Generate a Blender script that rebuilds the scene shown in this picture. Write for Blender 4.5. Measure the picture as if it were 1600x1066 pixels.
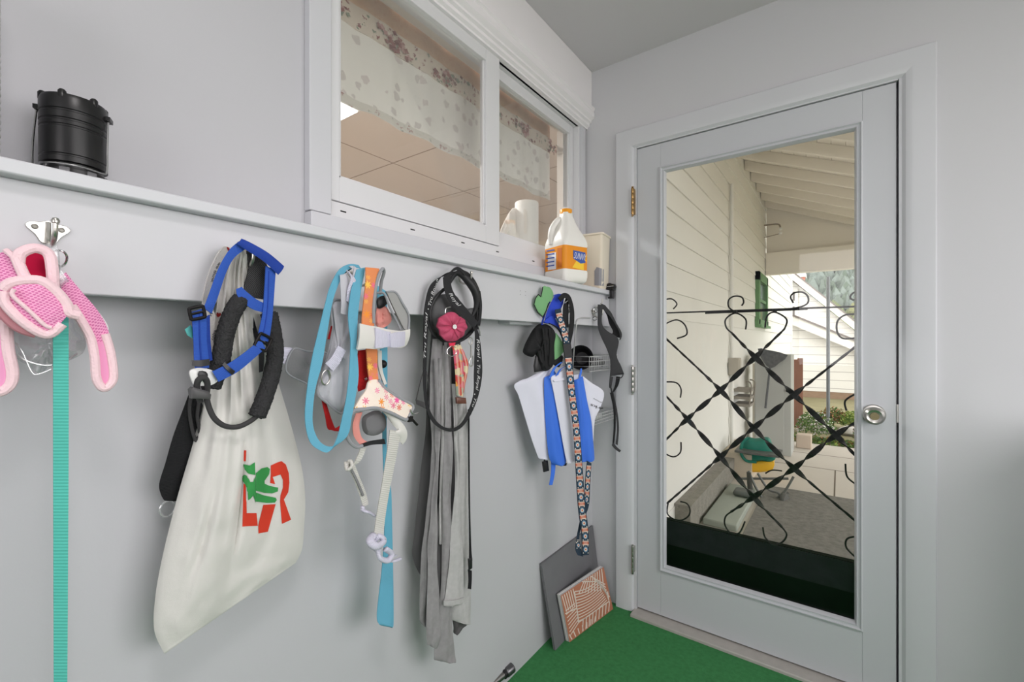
import bpy, math, random
from mathutils import Vector, noise
from mathutils.geometry import tessellate_polygon, intersect_ray_tri
from mathutils.bvhtree import BVHTree
R = math.radians
random.seed(7)
scn = bpy.context.scene
for o in list(bpy.data.objects): bpy.data.objects.remove(o)
COL = scn.collection

# ------------------------------------------------------------------ camera
CAM = Vector((.943, -1.929, 1.198)); TH = R(36.18); FPX = 700.0
cd = bpy.data.cameras.new('camera'); cam = bpy.data.objects.new('camera', cd); COL.objects.link(cam)
cam.location = CAM; cam.rotation_euler = (R(90), 0, TH)
cd.sensor_width = 36; cd.lens = FPX/1600*36; cd.clip_start = .02; cd.clip_end = 500
scn.camera = cam
# ------------------------------------------------------------------ world, lights, exposure
w = bpy.data.worlds.new('overcast'); scn.world = w; w.use_nodes = True
nt = w.node_tree; bg = nt.nodes['Background']; bg.inputs[0].default_value = (1, .975, .98, 1); bg.inputs[1].default_value = 3.3
def area(name, loc, rot, sx, sy, power, col=(1, 1, 1), spread=180):
    l = bpy.data.lights.new(name, 'AREA'); l.shape = 'RECTANGLE'; l.size = sx; l.size_y = sy; l.energy = power; l.color = col; l.spread = R(spread)
    o = bpy.data.objects.new(name, l); COL.objects.link(o); o.location = loc; o.rotation_euler = rot; return o
area('right_window_daylight', (2.55, -1.25, 1.40), (0, R(62), 0), 1.0, 1.7, 9, (1, .95, .97), 150)
area('rear_fill_light', (1.25, -3.65, 1.55), (R(95), 0, R(0)), 1.3, 1.2, 18, (1, .95, .97), 170)  # added fill for ceiling and door wall; the rear wall has no window
area('ceiling_fixture_light', (1.30, -1.95, 2.44), (0, 0, 0), .35, .35, 9, (1, .95, .95))
area('kitchen_ceiling_light', (-1.42, -.62, 2.524), (0, 0, 0), .2, .5, 72, (1, .98, .97))
vs = scn.view_settings; vs.view_transform = 'Standard'; vs.look = 'None'; vs.exposure = 0.0; vs.gamma = 1; vs.use_curve_mapping = False

# ------------------------------------------------------------------ pixel ray helpers (used to read sizes off the photograph)
FW = Vector((-math.sin(TH), math.cos(TH), 0)); RT = Vector((math.cos(TH), math.sin(TH), 0)); UP = Vector((0, 0, 1))
def ray(px, py): return FW + RT*((px-800)/FPX) + UP*((533-py)/FPX)
def WX(px, py, x): d = ray(px, py); return CAM + d*((x-CAM.x)/d.x)
def WY(px, py, y): d = ray(px, py); return CAM + d*((y-CAM.y)/d.y)
def WZ(px, py, z): d = ray(px, py); return CAM + d*((z-CAM.z)/d.z)
class Surf:
    """vertical working plane through an anchor with a horizontal normal; calling it with a pixel and an offset gives a point"""
    def __init__(s, a, n): s.a = Vector(a); s.n = Vector((n[0], n[1], 0)).normalized()
    def __call__(s, px, py, o=0):
        d = ray(px, py); a = s.a + s.n*o
        return CAM + d*((a-CAM).dot(s.n)/d.dot(s.n))
# ------------------------------------------------------------------ materials
def lin(c):
    r = []
    for v in c:
        v = v/255.0; r.append(v/12.92 if v <= .04045 else ((v+.055)/1.055)**2.4)
    return (r[0], r[1], r[2], 1)
MATS = {}
class NT:
    def __init__(s, m): s.m = m; s.t = m.node_tree; s.l = s.t.links; s.b = s.t.nodes['Principled BSDF']
    def n(s, typ, **k):
        nd = s.t.nodes.new(typ)
        for a, v in k.items():
            if a.startswith('i_'):
                key = a[2:]; nd.inputs[int(key) if key.isdigit() else key].default_value = v
            else: setattr(nd, a, v)
        return nd
    def link(s, a, b): s.l.new(a, b)
    def math(s, op, a, b=None, c=None):
        nd = s.t.nodes.new('ShaderNodeMath'); nd.operation = op
        for i, v in enumerate((a, b, c)):
            if v is None: continue
            if isinstance(v, (int, float)): nd.inputs[i].default_value = v
            else: s.l.new(v, nd.inputs[i])
        return nd.outputs[0]
    def mix(s, f, a, b):
        nd = s.t.nodes.new('ShaderNodeMix'); nd.data_type = 'RGBA'
        if isinstance(f, (int, float)): nd.inputs[0].default_value = f
        else: s.l.new(f, nd.inputs[0])
        for i, v in ((6, a), (7, b)):
            if isinstance(v, tuple): nd.inputs[i].default_value = v
            else: s.l.new(v, nd.inputs[i])
        return nd.outputs[2]
    def bump(s, h, strength=.3, dist=.001):
        nd = s.n('ShaderNodeBump'); nd.inputs['Strength'].default_value = strength; nd.inputs['Distance'].default_value = dist
        s.link(h, nd.inputs['Height']); s.link(nd.outputs[0], s.b.inputs['Normal'])
def mat(name, rgb, rough=.6, metal=0, var=.06, vscale=8, bump=None, spec=.3, fn=None, sub=0, coat=0):
    if name in MATS: return MATS[name]
    m = bpy.data.materials.new(name); m.use_nodes = True; N = NT(m); b = N.b
    b.inputs['Roughness'].default_value = rough; b.inputs['Metallic'].default_value = metal; b.inputs['Specular IOR Level'].default_value = spec
    if coat: b.inputs['Coat Weight'].default_value = coat
    c = lin(rgb); tc = N.n('ShaderNodeTexCoord')
    nz = N.n('ShaderNodeTexNoise', i_Scale=vscale, i_Detail=3.0); N.link(tc.outputs['Object'], nz.inputs['Vector'])
    lo = tuple(x*(1-var) for x in c[:3])+(1,); hi = tuple(min(1, x*(1+var)) for x in c[:3])+(1,)
    N.link(N.mix(nz.outputs[0], lo, hi), b.inputs['Base Color'])
    if bump:
        bn = N.n('ShaderNodeTexNoise', i_Scale=float(bump[0]), i_Detail=4.0); N.link(tc.outputs['Object'], bn.inputs['Vector']); N.bump(bn.outputs[0], bump[1], bump[2] if len(bump) > 2 else .001)
    if sub: b.inputs['Subsurface Weight'].default_value = sub; b.inputs['Subsurface Radius'].default_value = (.02, .02, .02)
    if fn: fn(N, c, tc)
    MATS[name] = m; return m
def f_web(pitch=.0022, depth=.5):
    def f(N, c, tc):
        uv = N.n('ShaderNodeUVMap'); sp = N.n('ShaderNodeSeparateXYZ'); N.link(uv.outputs[0], sp.inputs[0])
        s1 = N.math('SINE', N.math('MULTIPLY', sp.outputs[1], 2*math.pi/pitch)); N.bump(s1, depth, .0006)
    return f
def f_cloth(scale=900, depth=.35):
    def f(N, c, tc):
        nz = N.n('ShaderNodeTexNoise', i_Scale=float(scale), i_Detail=2.0); N.link(tc.outputs['Object'], nz.inputs['Vector'])
        n2 = N.n('ShaderNodeTexNoise', i_Scale=28.0, i_Detail=3.0); N.link(tc.outputs['Object'], n2.inputs['Vector'])
        N.bump(N.math('ADD', N.math('MULTIPLY', nz.outputs[0], .3), N.math('MULTIPLY', n2.outputs[0], 2.0)), depth, .002)
    return f
def f_mesh(dark, sc=230.0, thr=.38):
    def f(N, c, tc):
        uv = N.n('ShaderNodeUVMap'); mp = N.n('ShaderNodeMapping'); mp.inputs['Rotation'].default_value = (0, 0, R(35)); mp.inputs['Scale'].default_value = (1, 1.5, 1)
        N.link(uv.outputs[0], mp.inputs[0]); v = N.n('ShaderNodeTexVoronoi', i_Scale=sc, i_Randomness=.12); N.link(mp.outputs[0], v.inputs['Vector'])
        k = N.math('LESS_THAN', v.outputs['Distance'], thr); N.link(N.mix(k, c, lin(dark)), N.b.inputs['Base Color']); N.bump(v.outputs['Distance'], .6, .001)
    return f
wallp = lambda n, rgb, **k: mat(n, rgb, rough=.55, var=.03, vscale=1.6, bump=(160, .22, .0006), spec=.25, **k)
M_WALL = wallp('gray_wall_paint', (195, 195, 199)); M_TRIM = mat('gray_trim_paint', (207, 208, 212), rough=.38, var=.03, vscale=3, bump=(30, .12, .0006), spec=.4)
M_BACK = wallp('gray_door_wall_paint', (205, 205, 208)); M_CEIL = wallp('gray_ceiling_paint', (214, 211, 214)); M_SOF = wallp('pale_soffit_paint', (242, 239, 241))
M_SASH = mat('white_sash_paint', (222, 222, 224), rough=.35, var=.02, bump=(40, .1, .0004), spec=.4)
M_BLACKP = mat('black_plastic', (26, 26, 28), rough=.38, var=.1, spec=.45)
M_DARKM = mat('dark_metal', (38, 36, 36), rough=.45, metal=.6, var=.15)
M_CHROME = mat('chrome', (205, 205, 205), rough=.18, metal=1, var=.04)
M_NICKEL = mat('satin_nickel', (190, 188, 182), rough=.32, metal=1, var=.04)
M_BLK = mat('black_fabric', (30, 30, 32), rough=.9, var=.15, vscale=40, fn=f_web(.002, .4))
M_WHITEP = mat('white_plastic', (232, 232, 230), rough=.35, var=.02)
def glass_mat(name, tint=(1, 1, 1), refl=.08, alpha_col=None, a=0.0, rough=.02):
    m = bpy.data.materials.new(name); m.use_nodes = True; t = m.node_tree; t.nodes.clear()
    out = t.nodes.new('ShaderNodeOutputMaterial'); tr = t.nodes.new('ShaderNodeBsdfTransparent'); tr.inputs[0].default_value = (*tint, 1)
    gl = t.nodes.new('ShaderNodeBsdfGlossy'); gl.inputs['Roughness'].default_value = rough
    fr = t.nodes.new('ShaderNodeLayerWeight'); fr.inputs['Blend'].default_value = .25
    mm = t.nodes.new('ShaderNodeMath'); mm.operation = 'MULTIPLY_ADD'; mm.inputs[1].default_value = .22; mm.inputs[2].default_value = refl; t.links.new(fr.outputs['Fresnel'], mm.inputs[0])
    mx = t.nodes.new('ShaderNodeMixShader'); t.links.new(mm.outputs[0], mx.inputs[0]); t.links.new(tr.outputs[0], mx.inputs[1]); t.links.new(gl.outputs[0], mx.inputs[2]); last = mx
    if alpha_col:
        d = t.nodes.new('ShaderNodeBsdfDiffuse'); d.inputs[0].default_value = lin(alpha_col)
        nz = t.nodes.new('ShaderNodeTexNoise'); nz.inputs['Scale'].default_value = 7; tc = t.nodes.new('ShaderNodeTexCoord'); t.links.new(tc.outputs['Object'], nz.inputs[0])
        k = t.nodes.new('ShaderNodeMath'); k.operation = 'MULTIPLY'; k.inputs[1].default_value = a*2; t.links.new(nz.outputs[0], k.inputs[0])
        m2 = t.nodes.new('ShaderNodeMixShader'); t.links.new(k.outputs[0], m2.inputs[0]); t.links.new(mx.outputs[0], m2.inputs[1]); t.links.new(d.outputs[0], m2.inputs[2]); last = m2
    t.links.new(last.outputs[0], out.inputs[0]); MATS[name] = m; return m
M_GLASS = glass_mat('window_glass', (.97, .98, .97), .03, (215, 208, 200), .05)
M_DGLASS = glass_mat('door_glass', (.97, .98, .97), .015)
M_VINYL = glass_mat('clear_vinyl', (.92, .93, .93), .10, (225, 225, 228), .14, .12)
M_RING = glass_mat('clear_plastic_rod', (.75, .78, .78), .3, (235, 235, 235), .25, .1)

# ------------------------------------------------------------------ mesh builder
def wloc(o):
    v = Vector((0, 0, 0))
    while o is not None: v = v + Vector(o.location); o = o.parent
    return v
def cr(pts, n=6, closed=False):
    pts = [tuple(p) for p in pts]; m = len(pts); out = []
    if m < 3 and not closed: 
        if m == 2: return [tuple(pts[0][k]*(1-i/n)+pts[1][k]*i/n for k in range(len(pts[0]))) for i in range(n+1)]
        return pts
    segs = m if closed else m-1
    for i in range(segs):
        g = (lambda j: pts[j % m]) if closed else (lambda j: pts[min(max(j, 0), m-1)])
        a, b, c, d = g(i-1), g(i), g(i+1), g(i+2)
        for s in range(n):
            t = s/n; out.append(tuple(.5*((2*b[k])+(-a[k]+c[k])*t+(2*a[k]-5*b[k]+4*c[k]-d[k])*t*t+(-a[k]+3*b[k]-3*c[k]+d[k])*t*t*t) for k in range(len(b))))
    if not closed: out.append(pts[-1])
    return out
class MB:
    def __init__(s): s.v = []; s.f = []; s.m = []; s.uv = []
    def add(s, vs, fs, mi=0, uvs=None):
        o = len(s.v); s.v += [Vector(x) for x in vs]; s.uv += (list(uvs) if uvs else [(0, 0)]*len(vs))
        for f in fs: s.f.append(tuple(o+i for i in f)); s.m.append(mi)
        return s
    def box(s, x0, x1, y0, y1, z0, z1, mi=0):
        vs = [(x, y, z) for x in (x0, x1) for y in (y0, y1) for z in (z0, z1)]
        return s.add(vs, [(0, 1, 3, 2), (4, 6, 7, 5), (0, 4, 5, 1), (2, 3, 7, 6), (0, 2, 6, 4), (1, 5, 7, 3)], mi)
    def obox(s, c, ax, ay, az, mi=0):
        c = Vector(c); ax = Vector(ax); ay = Vector(ay); az = Vector(az)
        vs = [c+ax*i+ay*j+az*k for i in (-1, 1) for j in (-1, 1) for k in (-1, 1)]
        return s.add(vs, [(0, 1, 3, 2), (4, 6, 7, 5), (0, 4, 5, 1), (2, 3, 7, 6), (0, 2, 6, 4), (1, 5, 7, 3)], mi)
    def tube(s, pts, r, n=8, closed=False, mi=0, sm=5, flat=1.0):
        P = [Vector(p) for p in (cr(pts, sm, closed) if sm > 1 and len(pts) > 2 else [tuple(p) for p in pts])]
        k = len(P); rr = r if callable(r) else (lambda t: r)
        ref = Vector((.13, .27, .95)); u = None; vs = []; uvs = []; L = 0
        for i, p in enumerate(P):
            a = P[(i-1) % k] if closed else P[max(i-1, 0)]; b = P[(i+1) % k] if closed else P[min(i+1, k-1)]
            t = (b-a); t = t.normalized() if t.length > 1e-9 else Vector((0, 0, 1))
            if u is None: u = t.cross(ref).normalized()
            u = (u - t*u.dot(t)).normalized(); v = t.cross(u)
            q = rr(i/max(1, k-1)); 
            if i: L += (p-P[i-1]).length
            for j in range(n):
                an = 2*math.pi*j/n; vs.append(p+u*(math.cos(an)*q)+v*(math.sin(an)*q*flat)); uvs.append((j/n*q*6, L))
        fs = []
        for i in range(k if closed else k-1):
            for j in range(n): fs.append((i*n+j, i*n+(j+1) % n, ((i+1) % k)*n+(j+1) % n, ((i+1) % k)*n+j))
        if not closed: fs += [tuple(range(n))[::-1], tuple((k-1)*n+j for j in range(n))]
        return s.add(vs, fs, mi, uvs)
    def lathe(s, c, prof, n=24, axis=(0, 0, 1), mi=0, cap=True, up=None, sx=1.0):
        az = Vector(axis).normalized(); ax = az.cross(Vector(up) if up else (Vector((0, 1, 0)) if abs(az.y) < .9 else Vector((1, 0, 0)))).normalized(); ay = az.cross(ax); c = Vector(c)
        vs = [c+az*z+ax*(math.cos(2*math.pi*j/n)*r*sx)+ay*(math.sin(2*math.pi*j/n)*r) for r, z in prof for j in range(n)]
        fs = [(i*n+j, i*n+(j+1) % n, (i+1)*n+(j+1) % n, (i+1)*n+j) for i in range(len(prof)-1) for j in range(n)]
        if cap: fs += [tuple(range(n))[::-1], tuple((len(prof)-1)*n+j for j in range(n))]
        return s.add(vs, fs, mi, [(j/n, z) for r, z in prof for j in range(n)])
    def grid(s, G, th, mi=0, closed_v=False, sides=True, mi2=None):
        """G[i][j] points of the front surface; extruded back by th along the normals"""
        a, b = len(G), len(G[0]); G = [[Vector(p) for p in r] for r in G]; Nn = []
        for i in range(a):
            row = []
            for j in range(b):
                du = G[min(i+1, a-1)][j]-G[max(i-1, 0)][j]; dv = G[i][min(j+1, b-1)]-G[i][max(j-1, 0)]
                n = du.cross(dv); row.append(n.normalized() if n.length > 1e-12 else Vector((1, 0, 0)))
            Nn.append(row)
        vs = [G[i][j]+Nn[i][j]*(th/2) for i in range(a) for j in range(b)]+[G[i][j]-Nn[i][j]*(th/2) for i in range(a) for j in range(b)]
        uvs = []; L = 0
        for i in range(a):
            if i: L += (G[i][b//2]-G[i-1][b//2]).length
            wd = 0
            for j in range(b):
                if j: wd += (G[i][j]-G[i][j-1]).length
                uvs.append((wd, L))
        uvs = uvs+uvs; o = a*b; fs = []; f2 = []
        for i in range(a-1):
            for j in range(b-1):
                q = (i*b+j, (i+1)*b+j, (i+1)*b+j+1, i*b+j+1); fs.append(q); f2.append(tuple(o+x for x in q[::-1]))
        rim = [i*b for i in range(a)]+[(a-1)*b+j for j in range(1, b)]+[i*b+b-1 for i in range(a-2, -1, -1)]+[j for j in range(b-2, 0, -1)]
        f3 = [(rim[k], o+rim[k], o+rim[(k+1) % len(rim)], rim[(k+1) % len(rim)]) for k in range(len(rim))]
        s.add(vs, fs+f2+f3, mi, uvs)
        if mi2 is not None:
            n0 = len(s.m)-len(fs+f2+f3)
            for k in range(n0+len(fs), n0+len(fs)+len(f2)): s.m[k] = mi2
        return s
    def strip(s, S, rows, th=.0016, n=5, m=5, mi=0, bow=0, mi2=None):
        """rows: (pxL,pyL,pxR,pyR,offL[,offR])"""
        L = [tuple(S(r[0], r[1], r[4])) for r in rows]; Rr = [tuple(S(r[2], r[3], r[5] if len(r) > 5 else r[4])) for r in rows]
        L = cr(L, n); Rr = cr(Rr, n); G = []
        for a, b in zip(L, Rr):
            a = Vector(a); b = Vector(b); G.append([a.lerp(b, j/(m-1))+S.n*(bow*math.sin(math.pi*j/(m-1))) for j in range(m)])
        return s.grid(G, th, mi, mi2=mi2)
    def ribbon(s, pts, w, face, th=.0016, sm=6, mi=0, m=4):
        """pts: 3D centre line; w width; face: normal vector or list"""
        k = len(pts); fc = face if isinstance(face, list) else [face]*k
        Q = cr([tuple(p)+tuple(f) for p, f in zip(pts, fc)], sm); P = [Vector(q[:3]) for q in Q]; F = [Vector(q[3:6]) for q in Q]; G = []
        for i, p in enumerate(P):
            t = (P[min(i+1, len(P)-1)]-P[max(i-1, 0)]).normalized(); u = t.cross(F[i]); u = u.normalized() if u.length > 1e-6 else Vector((0, 1, 0))
            ww = w(i/(len(P)-1)) if callable(w) else w
            G.append([p+u*ww*(j/(m-1)-.5) for j in range(m)])
        return s.grid(G, th, mi)
    def patch(s, S, out, th=.003, bulge=.004, mi=0, rings=4, sm=4, c=None, off=None, folds=0, seed=0):
        """outline of (px,py[,off]) on surface S, filled with concentric rings, bulging towards +n"""
        P = [(p[0], p[1], p[2] if len(p) > 2 else (off or 0)) for p in out]
        if sm > 1: P = cr(P, sm, True)
        k = len(P); cx = c[0] if c else sum(p[0] for p in P)/k; cy = c[1] if c else sum(p[1] for p in P)/k; co = (c[2] if c and len(c) > 2 else sum(p[2] for p in P)/k)
        vs = []; 
        for r in range(rings):
            t = 1-r/rings
            for p in P:
                q = (cx+(p[0]-cx)*t, cy+(p[1]-cy)*t, co+(p[2]-co)*t+bulge*math.sqrt(max(0, 1-t*t))+(folds*noise.noise((p[0]*.09+seed, p[1]*.025*t, seed)) if r else 0))
                vs.append(S(*q))
        vs.append(S(cx, cy, co+bulge)); nf = len(vs)
        vb = [v - S.n*(th+ (0 if i < k else bulge*.5)) for i, v in enumerate(vs)]
        fs = []
        for r in range(rings-1):
            for j in range(k): fs.append((r*k+j, r*k+(j+1) % k, (r+1)*k+(j+1) % k, (r+1)*k+j))
        for j in range(k): fs.append(((rings-1)*k+j, (rings-1)*k+(j+1) % k, nf-1))
        fb = [tuple(nf+x for x in f[::-1]) for f in fs]; fr = [(j, nf+j, nf+(j+1) % k, (j+1) % k) for j in range(k)]
        ex = Vector((-S.n.y, S.n.x, 0)); uv = [((v-S.a).dot(ex), v.z) for v in vs]
        return s.add(vs+vb, fs+fb+fr, mi, uv+uv)
    def prism(s, pts, d, mi=0):
        """planar polygon of 3D points extruded by vector d"""
        P = [Vector(p) for p in pts]; d = Vector(d); k = len(P); T = tessellate_polygon([P])
        return s.add(P+[p+d for p in P], [tuple(t) for t in T]+[tuple(k+i for i in t[::-1]) for t in T]+[(j, (j+1) % k, k+(j+1) % k, k+j) for j in range(k)], mi)
    def bvh(s): return BVHTree.FromPolygons([tuple(v) for v in s.v], s.f)
    def decal(s, bv, tris, mi, lift=.0007, sub=2):
        """flat drawing given as triangles of pixel points, laid onto the surface behind it"""
        def split(t, n):
            if n == 0: return [t]
            a, b, c = t; ab = ((a[0]+b[0])/2, (a[1]+b[1])/2); bc = ((c[0]+b[0])/2, (c[1]+b[1])/2); ca = ((a[0]+c[0])/2, (a[1]+c[1])/2)
            r = []
            for q in ((a, ab, ca), (ab, b, bc), (ca, bc, c), (ab, bc, ca)): r += split(q, n-1)
            return r
        for T in tris:
            for t in split(T, sub):
                P = []
                for q in t:
                    d = ray(*q).normalized(); h = bv.ray_cast(CAM, d)
                    if h[0] is None: break
                    nn = h[1] if h[1].dot(d) < 0 else -h[1]
                    P.append(h[0]+nn*lift-d*lift*.6)
                if len(P) == 3 and max((P[0]-P[1]).length, (P[1]-P[2]).length) < .03: s.add(P, [(0, 1, 2)], mi)
    def build(s, name, mats, parent=None, smooth=35, bevel=0, label=None, cat=None, group=None, kind=None, base=None):
        if not isinstance(mats, (list, tuple)): mats = [mats]
        me = bpy.data.meshes.new(name); org = wloc(parent) if parent is not None else None
        if org is None:
            lo = [min(v[i] for v in s.v) for i in range(3)]; hi = [max(v[i] for v in s.v) for i in range(3)]
            org = Vector(base) if base else Vector(((lo[0]+hi[0])/2, (lo[1]+hi[1])/2, lo[2])); loc = org
        else: loc = Vector((0, 0, 0))
        me.from_pydata([tuple(v-org) for v in s.v], [], s.f)
        for m in mats: me.materials.append(m)
        me.polygons.foreach_set('material_index', s.m)
        ul = me.uv_layers.new(name='UVMap'); 
        for lp in me.loops: ul.data[lp.index].uv = s.uv[lp.vertex_index]
        me.update()
        if smooth:
            me.polygons.foreach_set('use_smooth', [True]*len(me.polygons)); me.set_sharp_from_angle(angle=R(smooth))
        o = bpy.data.objects.new(name, me); COL.objects.link(o); o.location = loc; o.parent = parent
        if bevel:
            b = o.modifiers.new('bevel', 'BEVEL'); b.width = bevel; b.segments = 2; b.limit_method = 'ANGLE'; b.angle_limit = R(40)
        if label: o['label'] = label
        if cat: o['category'] = cat
        if group: o['group'] = group
        if kind: o['kind'] = kind
        return o
def thing(name, label, cat, loc, group=None):
    o = bpy.data.objects.new(name, None); o.empty_display_size = .05; COL.objects.link(o); o.location = loc; o['label'] = label; o['category'] = cat
    if group: o['group'] = group
    return o
def struct(name, mb, m, parent=None, **k): return mb.build(name, m, parent, kind=None if parent else 'structure', **k)
def box(x0, x1, y0, y1, z0, z1): return MB().box(x0, x1, y0, y1, z0, z1)
_tc = {}
def text_tris(txt, shear=0):
    if (txt, shear) in _tc: return _tc[(txt, shear)]
    cu = bpy.data.curves.new('t', 'FONT'); cu.body = txt; cu.size = 1; cu.shear = shear; cu.resolution_u = 3
    ob = bpy.data.objects.new('t', cu); me = ob.to_mesh(); me.calc_loop_triangles()
    r = [[(me.vertices[i].co.x, me.vertices[i].co.y) for i in t.vertices] for t in me.loop_triangles]
    ob.to_mesh_clear(); bpy.data.objects.remove(ob); bpy.data.curves.remove(cu); _tc[(txt, shear)] = r; return r
def text_px(txt, path, h, shear=0, stretch=1.0):
    """lay text along a pixel polyline; h = letter height in pixels"""
    T = text_tris(txt, shear); x0 = min(p[0] for t in T for p in t); x1 = max(p[0] for t in T for p in t)
    P = cr(path, 6); L = [0]
    for a, b in zip(P, P[1:]): L.append(L[-1]+math.hypot(b[0]-a[0], b[1]-a[1]))
    def at(u, v):
        d = u*L[-1]; i = 0
        while i < len(L)-2 and L[i+1] < d: i += 1
        a, b = P[i], P[i+1]; q = (d-L[i])/max(1e-6, L[i+1]-L[i]); dx, dy = b[0]-a[0], b[1]-a[1]; l = math.hypot(dx, dy)
        return (a[0]+dx*q+dy/l*v, a[1]+dy*q-dx/l*v)
    return [[at((p[0]-x0)/(x1-x0), p[1]*h) for p in t] for t in T]
def poly_tris(pts, sm=1):
    P = cr(pts, sm, True) if sm > 1 else pts
    return [[P[i] for i in t] for t in tessellate_polygon([[Vector((p[0], p[1], 0)) for p in P]])]
# ================================================================== the room
def quad_wall(pieces):
    m = MB()
    for p in pieces: m.box(*p)
    return m
struct('floor', box(-.02, 2.62, -3.7, .0, -.06, 0), mat('green_turf', (66, 132, 80), rough=.95, var=.3, vscale=70, bump=(420, .9, .003), spec=.1), smooth=0)
struct('ceiling', box(-.3, 2.62, -3.7, .12, 2.466, 2.53), M_CEIL, smooth=0)
# left wall: lower part proud, upper part set back, with the kitchen window in it
WY0, WY1, WZ0, WZ1 = -1.335, -.045, 1.497, 2.235
struct('wall_left', quad_wall([(-.13, 0, -3.7, 0, -.06, 1.395), (-.13, -.05, -3.7, WY0, 1.395, 2.29), (-.13, -.05, WY1, 0, 1.395, 2.29), (-.13, -.05, WY0, WY1, 1.395, WZ0), (-.13, -.05, WY0, WY1, WZ1, 2.29)]), M_WALL, smooth=0)
struct('trim_soffit', box(-.13, 0, -3.7, -.001, 2.29, 2.466), M_SOF, bevel=.002)
DX0, DX1, DZ0, DZ1 = .219, 1.097, .019, 2.048
struct('wall_back', quad_wall([(-.13, DX0-.012, 0, .12, -.3, 2.466), (DX1+.012, 2.62, 0, .12, -.3, 2.466), (DX0-.012, DX1+.012, 0, .12, DZ1+.012, 2.466), (DX0-.012, DX1+.012, 0, .12, -.3, -.005)]), M_BACK, smooth=0)
struct('wall_right', quad_wall([(2.6, 2.7, -3.7, .12, -.06, .85), (2.6, 2.7, -3.7, .12, 2.3, 2.466), (2.6, 2.7, -3.7, -2.4, .85, 2.3), (2.6, 2.7, -.3, .12, .85, 2.3)]), M_WALL, smooth=0)
struct('low_shade_box', box(1.5, 2.6, -.26, -.001, 0, .98), M_WALL, smooth=0)  # unseen box added to shade the lower right of the door wall
struct('wall_rear', box(-.13, 2.7, -3.8, -3.7, -.06, 2.5), M_WALL, smooth=0)
# window casing, sills and crown
cz = MB(); cz.box(-.05, -.027, -1.38, -1.325, 1.497, 2.3); cz.box(-.05, -.027, -.05, -.012, 1.425, 2.25); cz.box(-.05, -.02, -1.38, -.052, 1.455, 1.494)
struct('trim_window_casing', cz, M_TRIM, bevel=.002)
cr_ = MB()
prof = [(-.05, 2.236), (-.018, 2.200), (-.018, 2.206), (-.008, 2.212), (-.008, 2.226), (.006, 2.234), (.006, 2.250), (.013, 2.262), (.013, 2.292), (-.05, 2.292)]
prof = [(-.049, 2.200), (-.022, 2.200), (-.022, 2.208), (-.012, 2.213), (-.012, 2.224), (-.002, 2.228), (-.002, 2.236), (.013, 2.246), (.013, 2.268), (.009, 2.276), (.016, 2.283), (.016, 2.291), (-.049, 2.291)]
cr_.prism([(x, -1.395, z) for x, z in prof], (0, 1.394, 0)); struct('trim_window_crown', cr_, M_SOF, smooth=20)
# sliding window
wf = MB(); wf.box(-.12, -.040, WY0, -1.318, WZ0, WZ1); wf.box(-.12, -.040, -.062, WY1, WZ0, WZ1); wf.box(-.12, -.034, WY0, WY1, WZ0-.001, 1.533); wf.box(-.12, -.040, WY0, WY1, 2.2, WZ1)
for y in (-1.29, -1.07, -.86, -.68, -.45): wf.box(-.0345, -.0335, y-.008, y+.008, 1.512, 1.5155, 1)
win = wf.build('window_1', [M_SASH, M_DARKM], bevel=.0012, kind='structure')
def sash(y0, y1, x0, x1, wl, wr, zb, zt, name):
    m = MB(); m.box(x0, x1, y0, y0+wl, zb, zt); m.box(x0, x1, y1-wr, y1, zb, zt); m.box(x0, x1, y0+wl, y1-wr, zb, zb+.06); m.box(x0, x1, y0+wl, y1-wr, zt-.045, zt)
    xm = (x0+x1)/2; b = .008
    m.box(xm, x1-.006, y0+wl, y0+wl+b, zb+.06, zt-.045); m.box(xm, x1-.006, y1-wr-b, y1-wr, zb+.06, zt-.045); m.box(xm, x1-.006, y0+wl, y1-wr, zb+.06, zb+.066)
    s = m.build(name, M_SASH, win, bevel=.0015)
    MB().box(xm-.002, xm+.001, y0+wl-.004, y1-wr+.004, zb+.055, zt-.04).build('pane', M_GLASS, s)
sash(-1.322, -.668, -.062, -.034, .022, .075, 1.536, 2.205, 'window_sash')
sash(-.695, -.065, -.092, -.066, .05, .03, 1.536, 2.205, 'window_sash')
# shelf and hook board
MS = MB().box(-.05, .112, -3.5, -.002, 1.406, 1.4255).build('wall_shelf', M_TRIM, bevel=.0025, label='long narrow gray painted shelf running along the wall above the hook board', cat='shelf')
MBd = MB().box(.066, .0895, -3.5, -.003, 1.2635, 1.406).box(0.0, .066, -3.5, -.003, 1.38, 1.406).build('hook_board', mat('pale_board_paint', (206, 206, 210), rough=.4, var=.03, vscale=2.5, bump=(110, .25, .0006)), bevel=.002, label='wide pale gray painted board under the shelf carrying the coat hooks', cat='board')
for dy in (0, .03):
    for dz in (0, .012): MB().lathe((.0896, -.715+dy, 1.352+dz), [(.0016, 0), (.0001, .0003)], 8, (1, 0, 0)).build('screw_hole', mat('screw_hole_gray', (110, 110, 112)), MBd)
for yc, n in ((-1.72, 1), (-.86, 2), (-.58, 3)):  # brackets seen under the board
    pass
bk = MB().box(.0, .066, -1.47, -1.42, 1.3, 1.38).box(.0, .05, -.72, -.45, 1.255, 1.27); struct('trim_board_cleat', bk, M_TRIM, bevel=.002)
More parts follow.
